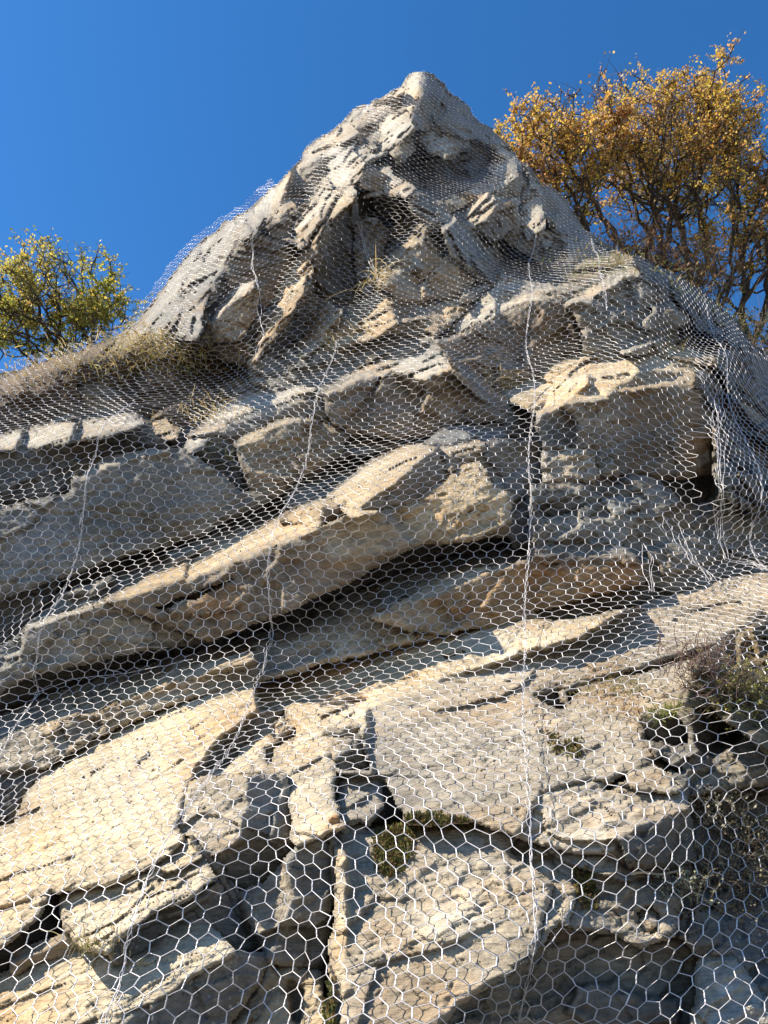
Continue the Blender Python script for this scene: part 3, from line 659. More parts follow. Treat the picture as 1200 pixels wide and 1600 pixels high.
FINAL = np.zeros((H, W)); 
rock_face = empty('rock_face', (0.0, 4.2, 0.0)); tag(rock_face, kind='structure')
PIECES = []
for bi, (bn, facets) in enumerate(BLOCKS):
    m = (blk == bi) & MASK
    if m.sum() < 6: continue
    ii, jj = np.nonzero(m)
    i0, i1, j0, j1 = max(0, ii.min() - 8), min(H, ii.max() + 9), max(0, jj.min() - 8), min(W, jj.max() + 9)
    sm = m[i0:i1, j0:j1]; lz = LOGZ[i0:i1, j0:j1]
    s = blur_in(sm, lz, 0.8); 
    md = sm.copy(); val = np.where(sm, s, 0.0)
    dsp = np.where(sm, disp[i0:i1, j0:j1], 0.0); ton = np.where(sm[..., None], TONE[i0:i1, j0:j1], 0)
    acc = np.zeros(sm.shape); num = np.zeros(sm.shape); nd = np.zeros(sm.shape); nt_ = np.zeros(sm.shape + (3,))
    pd = lambda a: np.pad(a, [(1, 1), (1, 1)] + [(0, 0)] * (a.ndim - 2))
    ps, pv, pdp, pt = pd(sm.astype(float)), pd(val), pd(dsp), pd(ton)
    h, w = sm.shape
    for di in range(3):
        for dj in range(3):
            acc += ps[di:di + h, dj:dj + w]; num += pv[di:di + h, dj:dj + w]; nd += pdp[di:di + h, dj:dj + w]; nt_ += pt[di:di + h, dj:dj + w]
    new = (~sm) & (acc > 0)
    val[new] = num[new] / acc[new]; dsp[new] = nd[new] / acc[new] + 0.012; ton[new] = nt_[new] / acc[new][:, None]
    md |= new
    zc = np.exp(val) + dsp
    FINAL[i0:i1, j0:j1][sm] = zc[sm]
    P = CAM + RAY[i0:i1, j0:j1] * zc[..., None]
    idx = np.full(sm.shape, -1); q = md[:-1, :-1] & md[1:, :-1] & md[:-1, 1:] & md[1:, 1:]
    core = sm[:-1, :-1] | sm[1:, :-1] | sm[:-1, 1:] | sm[1:, 1:]; q &= core
    used = np.zeros(sm.shape, bool); used[:-1, :-1] |= q; used[1:, :-1] |= q; used[:-1, 1:] |= q; used[1:, 1:] |= q
    nu = used.sum()
    if nu < 4: continue
    idx[used] = np.arange(nu)
    V = P[used]; C = ton[used]
    a, b, c, d = idx[:-1, :-1][q], idx[1:, :-1][q], idx[1:, 1:][q], idx[:-1, 1:][q]
    quads = np.stack([a, b, c, d], 1)
    # rim, carried back into the hill so the piece is a solid block
    E = np.concatenate([quads[:, [0, 1]], quads[:, [1, 2]], quads[:, [2, 3]], quads[:, [3, 0]]])
    key = E[:, 0].astype(np.int64) * nu + E[:, 1]; rev = E[:, 1].astype(np.int64) * nu + E[:, 0]
    rim = E[~np.isin(key, rev)]
    rv = np.unique(rim); rmap = np.zeros(nu, np.int64); rmap[rv] = np.arange(len(rv))
    rayu = RAY[i0:i1, j0:j1][used]; zu = zc[used]
    depth = 0.35 + 0.02 * zu.mean()
    back = (CAM + rayu[rv] * (zu[rv] + depth)[:, None]); cen = back.mean(0); back = back + (cen - back) * 0.04
    V2 = np.concatenate([V, V[rv], back, cen[None] + rayu.mean(0) * 0.1])
    n1 = nu + rmap[rim[:, 0]]; n2 = nu + rmap[rim[:, 1]]; nr = len(rv)
    sk = np.stack([n2, n1, n1 + nr, n2 + nr], 1)
    caps = np.stack([n2 + nr, n1 + nr, np.full(len(rim), len(V2) - 1)], 1)
    C2 = np.concatenate([C, C[rv], C[rv], C[:1]])
    smooth = np.zeros(len(quads) + len(sk) + len(caps), bool); smooth[:len(quads)] = True
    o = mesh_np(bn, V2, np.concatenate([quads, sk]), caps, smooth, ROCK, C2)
    recentre(o, V.mean(0).tolist()); under(o, rock_face)
    PIECES.append(o)
hole = FINAL <= 0
FINAL[hole & MASK] = np.exp(LOGZ)[hole & MASK]

# solid heart of the cliff behind the blocks
def coarse_core():
    st = 6
    m = gauss(MASK.astype(float), 6)[::st, ::st] > 0.93
    zf = minfilt(np.where(MASK, FINAL, 99), 1)[::st, ::st]
    zf = gauss(np.where(m, zf, np.exp(PRIOR)[::st, ::st]), 1.0) + 0.33
    r = RAY[::st, ::st]; h, w = m.shape
    q = m[:-1, :-1] & m[1:, :-1] & m[:-1, 1:] & m[1:, 1:]
    idx = np.arange(h * w).reshape(h, w)
    a, b, c, d = idx[:-1, :-1][q], idx[1:, :-1][q], idx[1:, 1:][q], idx[:-1, 1:][q]
    f = np.stack([a, b, c, d], 1); n = h * w
    Vf = (CAM + r * zf[..., None]).reshape(-1, 3); Vb = (CAM + r * (zf + 3.2)[..., None]).reshape(-1, 3)
    E = np.concatenate([f[:, [0, 1]], f[:, [1, 2]], f[:, [2, 3]], f[:, [3, 0]]])
    key = E[:, 0].astype(np.int64) * n + E[:, 1]; rev = E[:, 1].astype(np.int64) * n + E[:, 0]
    rim = E[~np.isin(key, rev)]
    sk = np.stack([rim[:, 1], rim[:, 0], rim[:, 0] + n, rim[:, 1] + n], 1)
    V = np.concatenate([Vf, Vb]); F_ = np.concatenate([f, sk, f[:, ::-1] + n])
    u = np.unique(F_); mp = np.zeros(len(V), np.int64); mp[u] = np.arange(len(u))
    o = mesh_np('rock_core', V[u], mp[F_], None, False, ROCK, np.tile(np.array(TONES['dark']), (len(u), 1)))
    recentre(o, V[u].mean(0).tolist()); under(o, rock_face)
coarse_core()

def surf(px, py):
    """depth of the stone at a point of the cliff"""
    j = np.clip((np.asarray(px, float) - X0) / STEP, 0, W - 1.01); i = np.clip((np.asarray(py, float) - Y0) / STEP, 0, H - 1.01)
    v = FINAL[np.round(i).astype(int), np.round(j).astype(int)]
    return np.where(v > 0, v, np.exp(PRIOR)[np.round(i).astype(int), np.round(j).astype(int)])

# ground of the road side, and the hill that carries the trees behind the crest
def ground():
    n = 80; g = np.linspace(-1, 1, n); gx, gy = np.meshgrid(np.sign(g) * np.abs(g) ** 3 * 900, np.sign(g) * np.abs(g) ** 3 * 900)
    z = 0.05 * vnoise(np.stack([gx, gy, 0 * gx], -1) * .7, 3) - 0.05
    V = np.stack([gx, gy, z], -1).reshape(-1, 3); idx = np.arange(n * n).reshape(n, n)
    q = np.stack([idx[:-1, :-1], idx[:-1, 1:], idx[1:, 1:], idx[1:, :-1]], -1).reshape(-1, 4)
    o = mesh_np('ground', V, q, None, True, soil_material('gravel_verge', (.15, .13, .105), (.25, .22, .175), 30))
    tag(o, kind='structure')
ground()
# ------------------------------------------------------------------ hexagonal wire netting draped over the cliff
CELL = 0.080; ROWP = 0.060; TW = 0.0175; RW = 0.0017; RT = 0.0024
def net_surface():
    zr = np.where(FINAL > 0, FINAL, np.nan)
    # carry the surface a little beyond the skyline, falling back over the crest
    z = np.where(np.isnan(zr), 0, zr); w = (~np.isnan(zr)).astype(float)
    cur, cw = z.copy(), w.copy()
    for it in range(26):
        p = np.pad(cur * cw, 1); q = np.pad(cw, 1); a = 0; b = 0
        for di in range(3):
            for dj in range(3):
                a = a + p[di:di + H, dj:dj + W]; b = b + q[di:di + H, dj:dj + W]
        new = (cw == 0) & (b > 0); cur[new] = a[new] / b[new] + 0.07 * (1 + it * .25); cw[new] = 1
    cur[cw == 0] = 30
    lz = np.log(cur)
    tight = minfilt(lz, 4); loose = minfilt(lz, 13)
    tight = gauss(tight, 4); loose = gauss(loose, 9)
    n = 0.5 + 0.5 * np.clip(1.8 * nz2(190, 21, 2), -1, 1)
    z = np.exp(loose * (0.35 + .4 * n) + tight * (0.65 - .4 * n))
    hardmin = gauss(np.exp(minfilt(lz, 2)), 1.0)
    z = np.minimum(z, hardmin)
    nw = np.clip((PY - 1050) / 300, 0, 1); rw = np.clip((PX - 880) / 100, 0, 1) * np.clip((PY - 470) / 80, 0, 1) * np.clip((1130 - PX) / 60, 0, 1); z = gauss(z, 2.0) * (1 - rw) + (gauss(z, 9) - .02) * rw; z = z * (1 - nw) + (gauss(z, 9) - .015) * nw
    # hanging folds
    z = z - (0.022 + 0.02 * np.abs(nz2(70, 24, 2))) + 0.012 * nz2(34, 25, 2) * np.clip(z / 6, .5, 1.6)
    near = np.where(PX < 430, gauss(MASK.astype(float), 3.5) > .02, gauss(MASK.astype(float), 2.0) > .10)
    return z, (cw > 0) & near
ZNET, NETOK = net_surface()

def bil(G, px, py):
    x = np.clip((px - X0) / STEP, 0, W - 1.001); y = np.clip((py - Y0) / STEP, 0, H - 1.001)
    j = x.astype(int); i = y.astype(int); fx = x - j; fy = y - i
    return (G[i, j] * (1 - fx) + G[i, j + 1] * fx) * (1 - fy) + (G[i + 1, j] * (1 - fx) + G[i + 1, j + 1] * fx) * fy

COLA = np.arange(-5.2, 6.4, 0.04); NA = len(COLA)
rows_py = np.arange(1790, 100, -2.0)
px_t = np.zeros((len(rows_py), NA)); w_t = np.zeros((len(rows_py), NA))
wacc = np.zeros(NA); px = 600 + F * COLA / 2.55; prev = None
lean = np.clip(0.125 + 0.04 * COLA, 0.0, 0.18)
for r, py in enumerate(rows_py):
    for k in range(3):
        z = bil(ZNET, px, np.full(NA, py)); px = 0.5 * px + 0.5 * (600 + F * (COLA + lean * wacc) / z)
    px = np.clip(px, X0 - 200, X1 + 200)
    pxs = np.clip(px, X0, X1)
    P = CAM + raydir(px, np.full(NA, py)) * bil(ZNET, pxs, np.full(NA, py))[:, None]
    if prev is not None:
        d = np.linalg.norm((P - prev)[:, 1:], axis=1); wacc = wacc + np.minimum(d, 0.09)
    prev = P; px_t[r] = px; w_t[r] = wacc
def smooth_cols(a, s):
    r = int(3 * s); k = np.exp(-.5 * (np.arange(-r, r + 1) / s) ** 2); k /= k.sum()
    p = np.pad(a, [(0, 0), (r, r)], mode='edge'); return sum(k[i] * p[:, i:i + a.shape[1]] for i in range(2 * r + 1))
w_t = smooth_cols(w_t, 7)

def net_points(A, Wd):
    """picture ray and depth for net coordinates (across, up)"""
    c = np.clip((A - COLA[0]) / 0.04, 0, NA - 1.001); j = c.astype(int); f = c - j
    out_px = np.empty(len(A)); out_py = np.empty(len(A)); ok = np.ones(len(A), bool)
    for jj in np.unique(j):
        m = j == jj
        for_a = []
        for q in (jj, jj + 1):
            pyv = np.interp(Wd[m], w_t[:, q], rows_py, left=np.nan, right=np.nan)
            pxv = np.interp(Wd[m], w_t[:, q], px_t[:, q])
            for_a.append((pxv, pyv))
        out_px[m] = for_a[0][0] * (1 - f[m]) + for_a[1][0] * f[m]
        out_py[m] = for_a[0][1] * (1 - f[m]) + for_a[1][1] * f[m]
    ok = ~np.isnan(out_py); out_py[~ok] = 0
    ok &= (out_px > X0 + 5) & (out_px < X1 - 5)
    return out_px, out_py, ok

def net_xyz(px, py, lift=0.0):
    z = bil(ZNET, px, py) - lift
    return CAM + raydir(px, py) * z[:, None]

def tubes(Pa, Pb, Ra, Rb=None, sides=4, twist=None):
    """many short prisms"""
    if Rb is None: Rb = Ra
    d = Pb - Pa; L = np.linalg.norm(d, axis=1, keepdims=True); d = d / np.maximum(L, 1e-9)
    ref = np.where(np.abs(d[:, 2:3]) > .9, np.array([[1., 0, 0]]), np.array([[0, 0, 1.]]))
    u = np.cross(d, ref); u /= np.linalg.norm(u, axis=1, keepdims=True); v = np.cross(d, u)
    V = []
    Ra = np.broadcast_to(np.asarray(Ra, float), (len(Pa),)); Rb = np.broadcast_to(np.asarray(Rb, float), (len(Pa),))
    for base, R in ((Pa, Ra), (Pb, Rb)):
        for k in range(sides):
            a = 2 * math.pi * k / sides
            V.append(base + (u * math.cos(a) + v * math.sin(a)) * R[:, None])
    V = np.stack(V, 1)                                  # n, 2*sides, 3
    n = len(Pa); off = (np.arange(n) * 2 * sides)[:, None]
    q = []
    for k in range(sides):
        k2 = (k + 1) % sides
        q.append(np.concatenate([off + k, off + k2, off + sides + k2, off + sides + k], 1))
    return V.reshape(-1, 3), np.stack(q, 1).reshape(-1, 4)

SEAMS = [-3.75, -2.35, -1.0, 0.45, 1.95, 3.4]
netting = empty('wire_netting', (0.0, 4.0, 1.0))
tag(netting, 'galvanised hexagonal wire netting draped over the whole rock face', 'netting')

r_all, c_all = np.meshgrid(np.arange(0, 260), np.arange(int(-5.1 / CELL), int(6.2 / CELL)), indexing='ij')
Ax = (c_all + 0.5 * (r_all % 2)) * CELL; Wx = r_all * ROWP + 0.02
def node(A_, W_):
    n = len(A_)
    q = np.stack([A_ * 9, W_ * 9, np.zeros(n)], -1); q2 = np.stack([A_ * 1.4, W_ * 1.4, np.zeros(n) + 3], -1)
    A2 = A_ + 0.010 * vnoise(q, 31) + 0.045 * vnoise(q2, 33) + rng.normal(0, .0022, n); W2 = W_ + 0.010 * vnoise(q, 32) + 0.045 * vnoise(q2, 34) + rng.normal(0, .0022, n)
    px, py, ok = net_points(A2, W2)
    ok &= bil(NETOK.astype(float), px, py) > .99
    P = net_xyz(px, py)
    P = P + rng.normal(0, .002, P.shape)
    return P, ok
nr, nc = Ax.shape
Lo, okL = node(Ax.ravel(), (Wx - TW).ravel()); Hi, okH = node(Ax.ravel(), (Wx + TW).ravel())
Lo = Lo.reshape(nr, nc, 3); Hi = Hi.reshape(nr, nc, 3); ok = (okL & okH).reshape(nr, nc)
def cut(a): return np.concatenate(a)
segs = []                                              # (Pa, Pb, radius, across)
m = ok & (np.linalg.norm(Hi - Lo, axis=2) < .12)
# the twisted part: two wires wound round each other, drawn as short alternating pieces
a, b = Lo[m], Hi[m]; ax = Ax[m]
d = b - a; side = np.cross(d, CAM - a); side /= np.maximum(np.linalg.norm(side, axis=1, keepdims=True), 1e-9)
for k in range(4):
    s0, s1 = k / 4, (k + 1) / 4
    o0 = side * 0.0013 * (1 if k % 2 else -1)
    segs.append((a + d * s0 + o0, a + d * s1 - o0, RT * .8, ax))
    segs.append((a + d * s0 - o0, a + d * s1 + o0, RT * .6, ax))
for sgn in (-1, 1):                                    # diagonals up to the next row
    r = np.arange(nr - 1)[:, None]; c = np.arange(nc)[None, :]
    c2 = c + np.where(r % 2 == 0, (0 if sgn > 0 else -1), (1 if sgn > 0 else 0)); good = (c2 >= 0) & (c2 < nc); c2 = np.clip(c2, 0, nc - 1)
    A0 = Hi[:-1]; B0 = Lo[r + 1, c2]
    mm = good & ok[:-1] & ok[r + 1, c2] & (np.linalg.norm(A0 - B0, axis=2) < .14)
    segs.append((A0[mm], B0[mm], 0.00165 if sgn < 0 else 0.0011, Ax[:-1][mm]))
allA = np.concatenate([s[0] for s in segs]); allB = np.concatenate([s[1] for s in segs]); allR = np.concatenate([np.full(len(s[0]), s[2]) for s in segs]); allR = allR * np.clip(1.2 - .055 * (allA[:, 2] - 1.0), .72, 1.25); allX = np.concatenate([s[3] for s in segs])
edges = [-99] + SEAMS + [99]
NETSEG = 0
for k in range(len(edges) - 1):
    m = (allX >= edges[k]) & (allX < edges[k + 1])
    if m.sum() < 20: continue
    V, q = tubes(allA[m], allB[m], allR[m], sides=4)
    o = mesh_np('netting_panel', V, q, None, True, WIRE); NETSEG += m.sum()
    recentre(o, V.mean(0).tolist()); under(o, netting)

# lacing along the seams between the rolls
def polyline(pts, rad, sides=5):
    a, b = pts[:-1], pts[1:]
    return tubes(a, b, rad, sides=sides)
for s in SEAMS[1:-1] + [1.02]:
    w_lo, w_hi = {-2.35: (0, 5.6), -1.0: (0, 6.6), .45: (0, 9.2), 1.95: (0, 7.5), 1.02: (6.6, 9.0)}[s]
    ww = np.arange(w_lo, w_hi, 0.022); Vs = []; Qs = []; off = 0
    for strand in range(3):
        amp = (0.007, 0.008, 0.016, 0.02)[strand]
        q = np.stack([ww * (14 if strand < 2 else 7), np.full(len(ww), strand * 9.1 + s), np.zeros(len(ww))], -1)
        A_ = s + amp * (vnoise(q, 51 + strand) + .4 * np.sin(ww * 70 + strand * 2)) + 0.07 * vnoise(np.stack([ww * 1.1, np.full(len(ww), s), 0 * ww], -1), 77)
        px_, py_, okk = net_points(A_, ww)
        okk &= (bil(NETOK.astype(float), px_, py_) > .99)
        P = net_xyz(px_, py_, 0.006 + 0.004 * strand)
        good = okk[:-1] & okk[1:] & (np.linalg.norm(P[1:] - P[:-1], axis=1) < .09)
        if good.sum() < 5: continue
        V, q = tubes(P[:-1][good], P[1:][good], (0.0014, 0.0013, 0.001, 0.001)[strand], sides=4)
        Vs.append(V); Qs.append(q + off); off += len(V)
    if not Vs: continue
    o = mesh_np('lacing_wire', np.concatenate(Vs), np.concatenate(Qs), None, True, WIRE)
    recentre(o, np.concatenate(Vs).mean(0).tolist()); under(o, netting)

# gathered folds and loose ends of wire
def loose(lines, strands, spread, rad, lift):
    Vs, Qs, off = [], [], 0
    for ln in lines:
        ln = np.array(ln, float); t = np.concatenate([[0], np.cumsum(np.hypot(*np.diff(ln, axis=0).T))]); n = max(6, int(t[-1] / 5)); u = np.linspace(0, t[-1], n)
        bx = np.interp(u, t, ln[:, 0]); by = np.interp(u, t, ln[:, 1])
        for k in range(strands):
            q = np.stack([u / 22, np.full(n, k * 5.3 + ln[0, 0]), np.zeros(n)], -1)
            px_ = bx + spread * (vnoise(q, 700 + k) + (k - (strands - 1) / 2) * .55); py_ = by + spread * .5 * vnoise(q, 720 + k)
            P = net_xyz(px_, py_, lift + .012 * k)
            V, qd = tubes(P[:-1], P[1:], rad, sides=4); Vs.append(V); Qs.append(qd + off); off += len(V)
    o = mesh_np('lacing_wire', np.concatenate(Vs), np.concatenate(Qs), None, True, WIRE); o['kind'] = 'stuff'; recentre(o, np.concatenate(Vs).mean(0).tolist()); under(o, netting)
loose([[(1035, 806), (1062, 850), (1095, 890), (1112, 908)]], 4, 9, .0015, .02)
loose([[(1122, 640), (1126, 740), (1124, 840), (1140, 872), (1200, 888)], [(1085, 575), (1118, 610), (1123, 660)]], 4, 7, .0015, .02)
loose([[(1008, 850), (1014, 890), (1018, 925)]], 3, 8, .0014, .02)
loose([[(45, 1085), (120, 1060), (200, 1052), (300, 1030)], [(150, 1010), (165, 1045), (190, 1050)], [(165, 1055), (180, 1020), (225, 1010), (260, 1012)]], 1, 2, .0013, .04)
loose([[(392, 372), (398, 420), (404, 470), (412, 520), (400, 560)]], 2, 4, .0018, .02)
loose([[(560, 345), (572, 390), (590, 440)]], 2, 4, .0018, .02)
# ------------------------------------------------------------------ trees behind the crest
def pick(palette, n):
    pal = np.array([c for c, w in palette]); w = np.array([w for c, w in palette], float); w /= w.sum()
    c = pal[rng.choice(len(pal), n, p=w)]
    return np.clip(c * rng.uniform(.75, 1.25, (n, 1)), 0, 1)

def leaves(P, size, palette, droop=0.3, colvar=None):
    n = len(P)
    th = rng.uniform(0, 2 * np.pi, n); ph = rng.normal(-droop, .6, n)
    d = np.stack([np.cos(th) * np.cos(ph), np.sin(th) * np.cos(ph), np.sin(ph)], 1)
    r = rng.normal(size=(n, 3)); u = np.cross(d, r); u /= np.linalg.norm(u, axis=1, keepdims=True); nn = np.cross(u, d)
    s = size * rng.uniform(.6, 1.35, (n, 1))
    mid = P + d * s * .5 - nn * s * .10
    V = np.stack([P, mid + u * s * .30 + nn * s * .1, P + d * s, mid - u * s * .30 + nn * s * .1], 1)
    q = np.arange(n * 4).reshape(n, 4)
    c = pick(palette, n)
    if colvar is not None: c = c * colvar
    return V.reshape(-1, 3), q, np.repeat(c, 4, 0)

def grow(base, attract, steps=90, D=0.22, infl=1.6, kill=0.32, starts=None, bias=(0, 0, .10)):
    """space colonisation: branches creep towards free places of the crown"""
    nodes = [np.array(b, float) for b in starts]; par = [-1] * len(nodes)
    if len(nodes) > 1:
        for i in range(1, len(nodes)): par[i] = i - 1
    att = attract.copy(); bias = np.array(bias)
    N = np.array(nodes)
    for st in range(steps):
        if len(att) == 0: break
        d2 = ((att[:, None, :] - N[None]) ** 2).sum(2); near = d2.argmin(1); dm = np.sqrt(d2.min(1))
        act = dm < (infl if st > 6 else 9)
        if not act.any(): break
        newn = []
        for k in np.unique(near[act]):
            v = att[act & (near == k)] - N[k]; v = (v / np.linalg.norm(v, axis=1, keepdims=True)).mean(0) + bias * .3 + rng.normal(0, .24, 3)
            v /= np.linalg.norm(v); newn.append((k, N[k] + v * D))
        for k, p in newn: par.append(k)
        N = np.concatenate([N, np.array([p for _, p in newn])])
        d2 = ((att[:, None, :] - N[None, -len(newn):]) ** 2).sum(2).min(1)
        att = att[d2 > kill ** 2]
    return N, np.array(par)

BARKPAL = (.075, .058, .045)
def tree(name, label, base, crowns, palette, n_att, n_leaf, leaf, trunk_r, group=None, stems=None, twig_top=None, D=.2, cat='tree'):
    base = np.array(base); root = empty(name, base.tolist()); tag(root, label, cat, group)
    vol = np.array([c[1][0] * c[1][1] * c[1][2] for c in crowns]); pr = vol / vol.sum()
    def sample(n):
        out = []
        while len(out) < n:
            i = rng.choice(len(crowns), p=pr); v = rng.normal(size=3); v /= np.linalg.norm(v)
            out.append(np.array(crowns[i][0]) + v * rng.uniform(.15, 1) ** .5 * np.array(crowns[i][1]))
        return np.array(out)
    VA, QA = [], []; off = 0; tips = []
    for (bx, dirv, fr) in stems:
        att = sample(int(n_att * fr)) ; att = att[np.argsort(((att - (base + np.array(bx) + np.array(dirv) * 2.2)) ** 2).sum(1))[:int(len(att) * .8)]]
        st = [base + np.array(bx) + np.array(dirv) * t + np.array([rng.normal(0, .03), rng.normal(0, .03), 0]) for t in np.arange(-0.5, 0.7, .15)]
        N, par = grow(base, att, starts=st, D=D)
        w = np.ones(len(N)); haschild = np.zeros(len(N), bool)
        acc = np.zeros(len(N))
        for i in range(len(N) - 1, 0, -1):
            v = acc[i] if acc[i] > 0 else 1.0
            acc[i] = v
            if par[i] >= 0: acc[par[i]] += v ** 1.0; haschild[par[i]] = True
        rad = 0.0058 * np.maximum(acc, 1) ** .5; rad = rad * min(1.6, trunk_r / max(rad[0], 1e-6)) if rad[0] > 0 else rad
        rad = np.maximum(rad, .006)
        ch = np.arange(1, len(N)); ch = ch[par[ch] >= 0]
        V, q = tubes(N[par[ch]], N[ch], np.minimum(rad[par[ch]], rad[ch] * 1.5), rad[ch], sides=5)
        VA.append(V); QA.append(q + off); off += len(V)
        thin = acc < 7; tips.append(N[thin])
    tips = np.concatenate(tips)
    # twigs at the ends
    nt = len(tips) * 3; tb = tips[rng.integers(0, len(tips), nt)]; td = rng.normal(0, 1, (nt, 3)) * np.array([1, 1, .7]) + np.array([0, 0, .7]); td /= np.linalg.norm(td, axis=1, keepdims=True)
    te = tb + td * rng.uniform(.12, .42, (nt, 1))
    V, q = tubes(tb, te, .0055, .003, sides=3); q = q
    VA.append(V); QA.append(q + off)
    V = np.concatenate(VA); q = np.concatenate(QA)
    o = mesh_np('trunk', V, q, None, True, BARK, np.tile(np.array(BARKPAL), (len(V), 1))); recentre(o, base.tolist()); under(o, root)
    # leaves gather on part of the twigs, so that the crown has gaps
    dens = 0.42 + 0.6 * vnoise(tb * 1.1, 210) + .5 * vnoise(tb * 2.8, 211); 
    zt = tb[:, 2]; hi = (zt - np.percentile(zt, 55)) / (np.percentile(zt, 99) - np.percentile(zt, 55) + 1e-6)
    dens = np.clip(dens, .05, None) * np.where(hi > 0, 1 - .45 * np.clip(hi, 0, 1), 1.0)
    lowm = np.clip((zt - np.percentile(zt, 4)) / (np.percentile(zt, 28) - np.percentile(zt, 4) + 1e-6), .12, 1)
    dens = dens * lowm; dens /= dens.sum()
    k = rng.choice(nt, n_leaf, p=dens); f = rng.uniform(.05, 1.05, (n_leaf, 1))
    P = tb[k] + (te[k] - tb[k]) * f + rng.normal(0, .025, (n_leaf, 3))
    cl = vnoise(P * 1.1, 220)[:, None]
    cv = 1 + cl * np.array([.12, .22, -.1])
    V, q, c = leaves(P, leaf, palette, .35, cv)
    o = mesh_np('crown', V, q, None, False, LEAF, c); recentre(o, P.mean(0).tolist()); under(o, root)
    return root

def upx(px, py, zc): return at(np.array([px]), np.array([py]), np.array([zc]))[0]
def ell(px, py, zc, rx, rz, ry=None):
    s = zc / F; return (upx(px, py, zc).tolist(), (rx * s, (ry or rx) * s, rz * 1.5 * s))

OCHRE = [((.60, .35, .08), 4), ((.63, .45, .10), 3.5), ((.54, .28, .10), 3), ((.60, .47, .09), 2.5), ((.38, .23, .12), 1.5), ((.55, .42, .28), 1.2)]
OLIVE = [((.50, .44, .08), 4), ((.40, .42, .09), 4), ((.58, .46, .09), 3), ((.44, .28, .08), 1.5), ((.24, .27, .08), 2)]
RUST = [((.24, .12, .06), 4), ((.30, .17, .07), 3), ((.18, .10, .06), 3), ((.36, .24, .08), 1)]
Z = 14.5
b = upx(945, 440, Z)
tree('autumn_tree', 'ochre and orange autumn tree directly beside the summit, its dark stems rising behind the crest', b,
     [ell(865, 230, Z, 95, 85), ell(825, 210, Z, 60, 50), ell(925, 190, Z, 85, 70), ell(880, 300, Z, 80, 60)], OCHRE, 900, 17000, .062, .10, 'ochre trees behind the right crest',
     stems=[((-.25, 0, 0), (-.45, .1, 1.1), .5), ((.1, .1, 0), (-.12, .1, 1.2), .5), ((.4, -.1, 0), (.25, 0, 1.2), .4)])
Z = 15.2
b = upx(1050, 440, Z)
tree('autumn_tree', 'tallest yellow brown autumn tree with bare pinkish twigs at its top', b,
     [ell(1010, 150, Z, 110, 70), ell(1060, 230, Z, 120, 90), ell(985, 260, Z, 80, 70), ell(1120, 180, Z, 90, 65)], OCHRE, 1050, 21000, .062, .11, 'ochre trees behind the right crest',
     stems=[((-.3, 0, 0), (-.2, .1, 1.2), .45), ((0, .1, 0), (.05, 0, 1.2), .5), ((.35, 0, 0), (.3, .1, 1.1), .5), ((.55, 0, 0), (.5, 0, 1.0), .3)])
Z = 14.2
b = upx(1165, 520, Z)
tree('autumn_tree', 'ochre tree at the right edge with low bare branches over the dark slope', b,
     [ell(1190, 220, Z, 95, 90), ell(1150, 310, Z, 80, 70), ell(1240, 330, Z, 100, 100), ell(1160, 410, Z, 70, 40)], OCHRE, 900, 15500, .062, .10, 'ochre trees behind the right crest',
     stems=[((-.2, 0, 0), (-.35, .1, 1.1), .5), ((.05, 0, 0), (.05, .1, 1.2), .5), ((.2, 0, 0), (.45, 0, .8), .4)])
Z = 17.0
b = upx(115, 590, Z)
tree('olive_tree', 'olive green and yellow round tree behind the grassy left ledge', b,
     [ell(105, 450, Z, 95, 60), ell(50, 485, Z, 90, 55), ell(160, 490, Z, 60, 45), ell(-40, 500, Z, 80, 60)], OLIVE, 900, 15500, .075, .12,
     stems=[((-.1, 0, 0), (-.35, .1, 1.0), .55), ((.15, 0, 0), (.15, .1, 1.1), .55), ((-.3, 0, 0), (-1.0, 0, .5), .35)], D=.22)
Z = 18.0
b = upx(218, 560, Z)
tree('olive_sapling', 'small olive sapling peeping out beside the left flank of the cone', b,
     [ell(222, 490, Z, 26, 26), ell(205, 510, Z, 24, 24)], OLIVE, 90, 420, .09, .05, stems=[((0, 0, 0), (0, 0, 1.0), 1.0)])

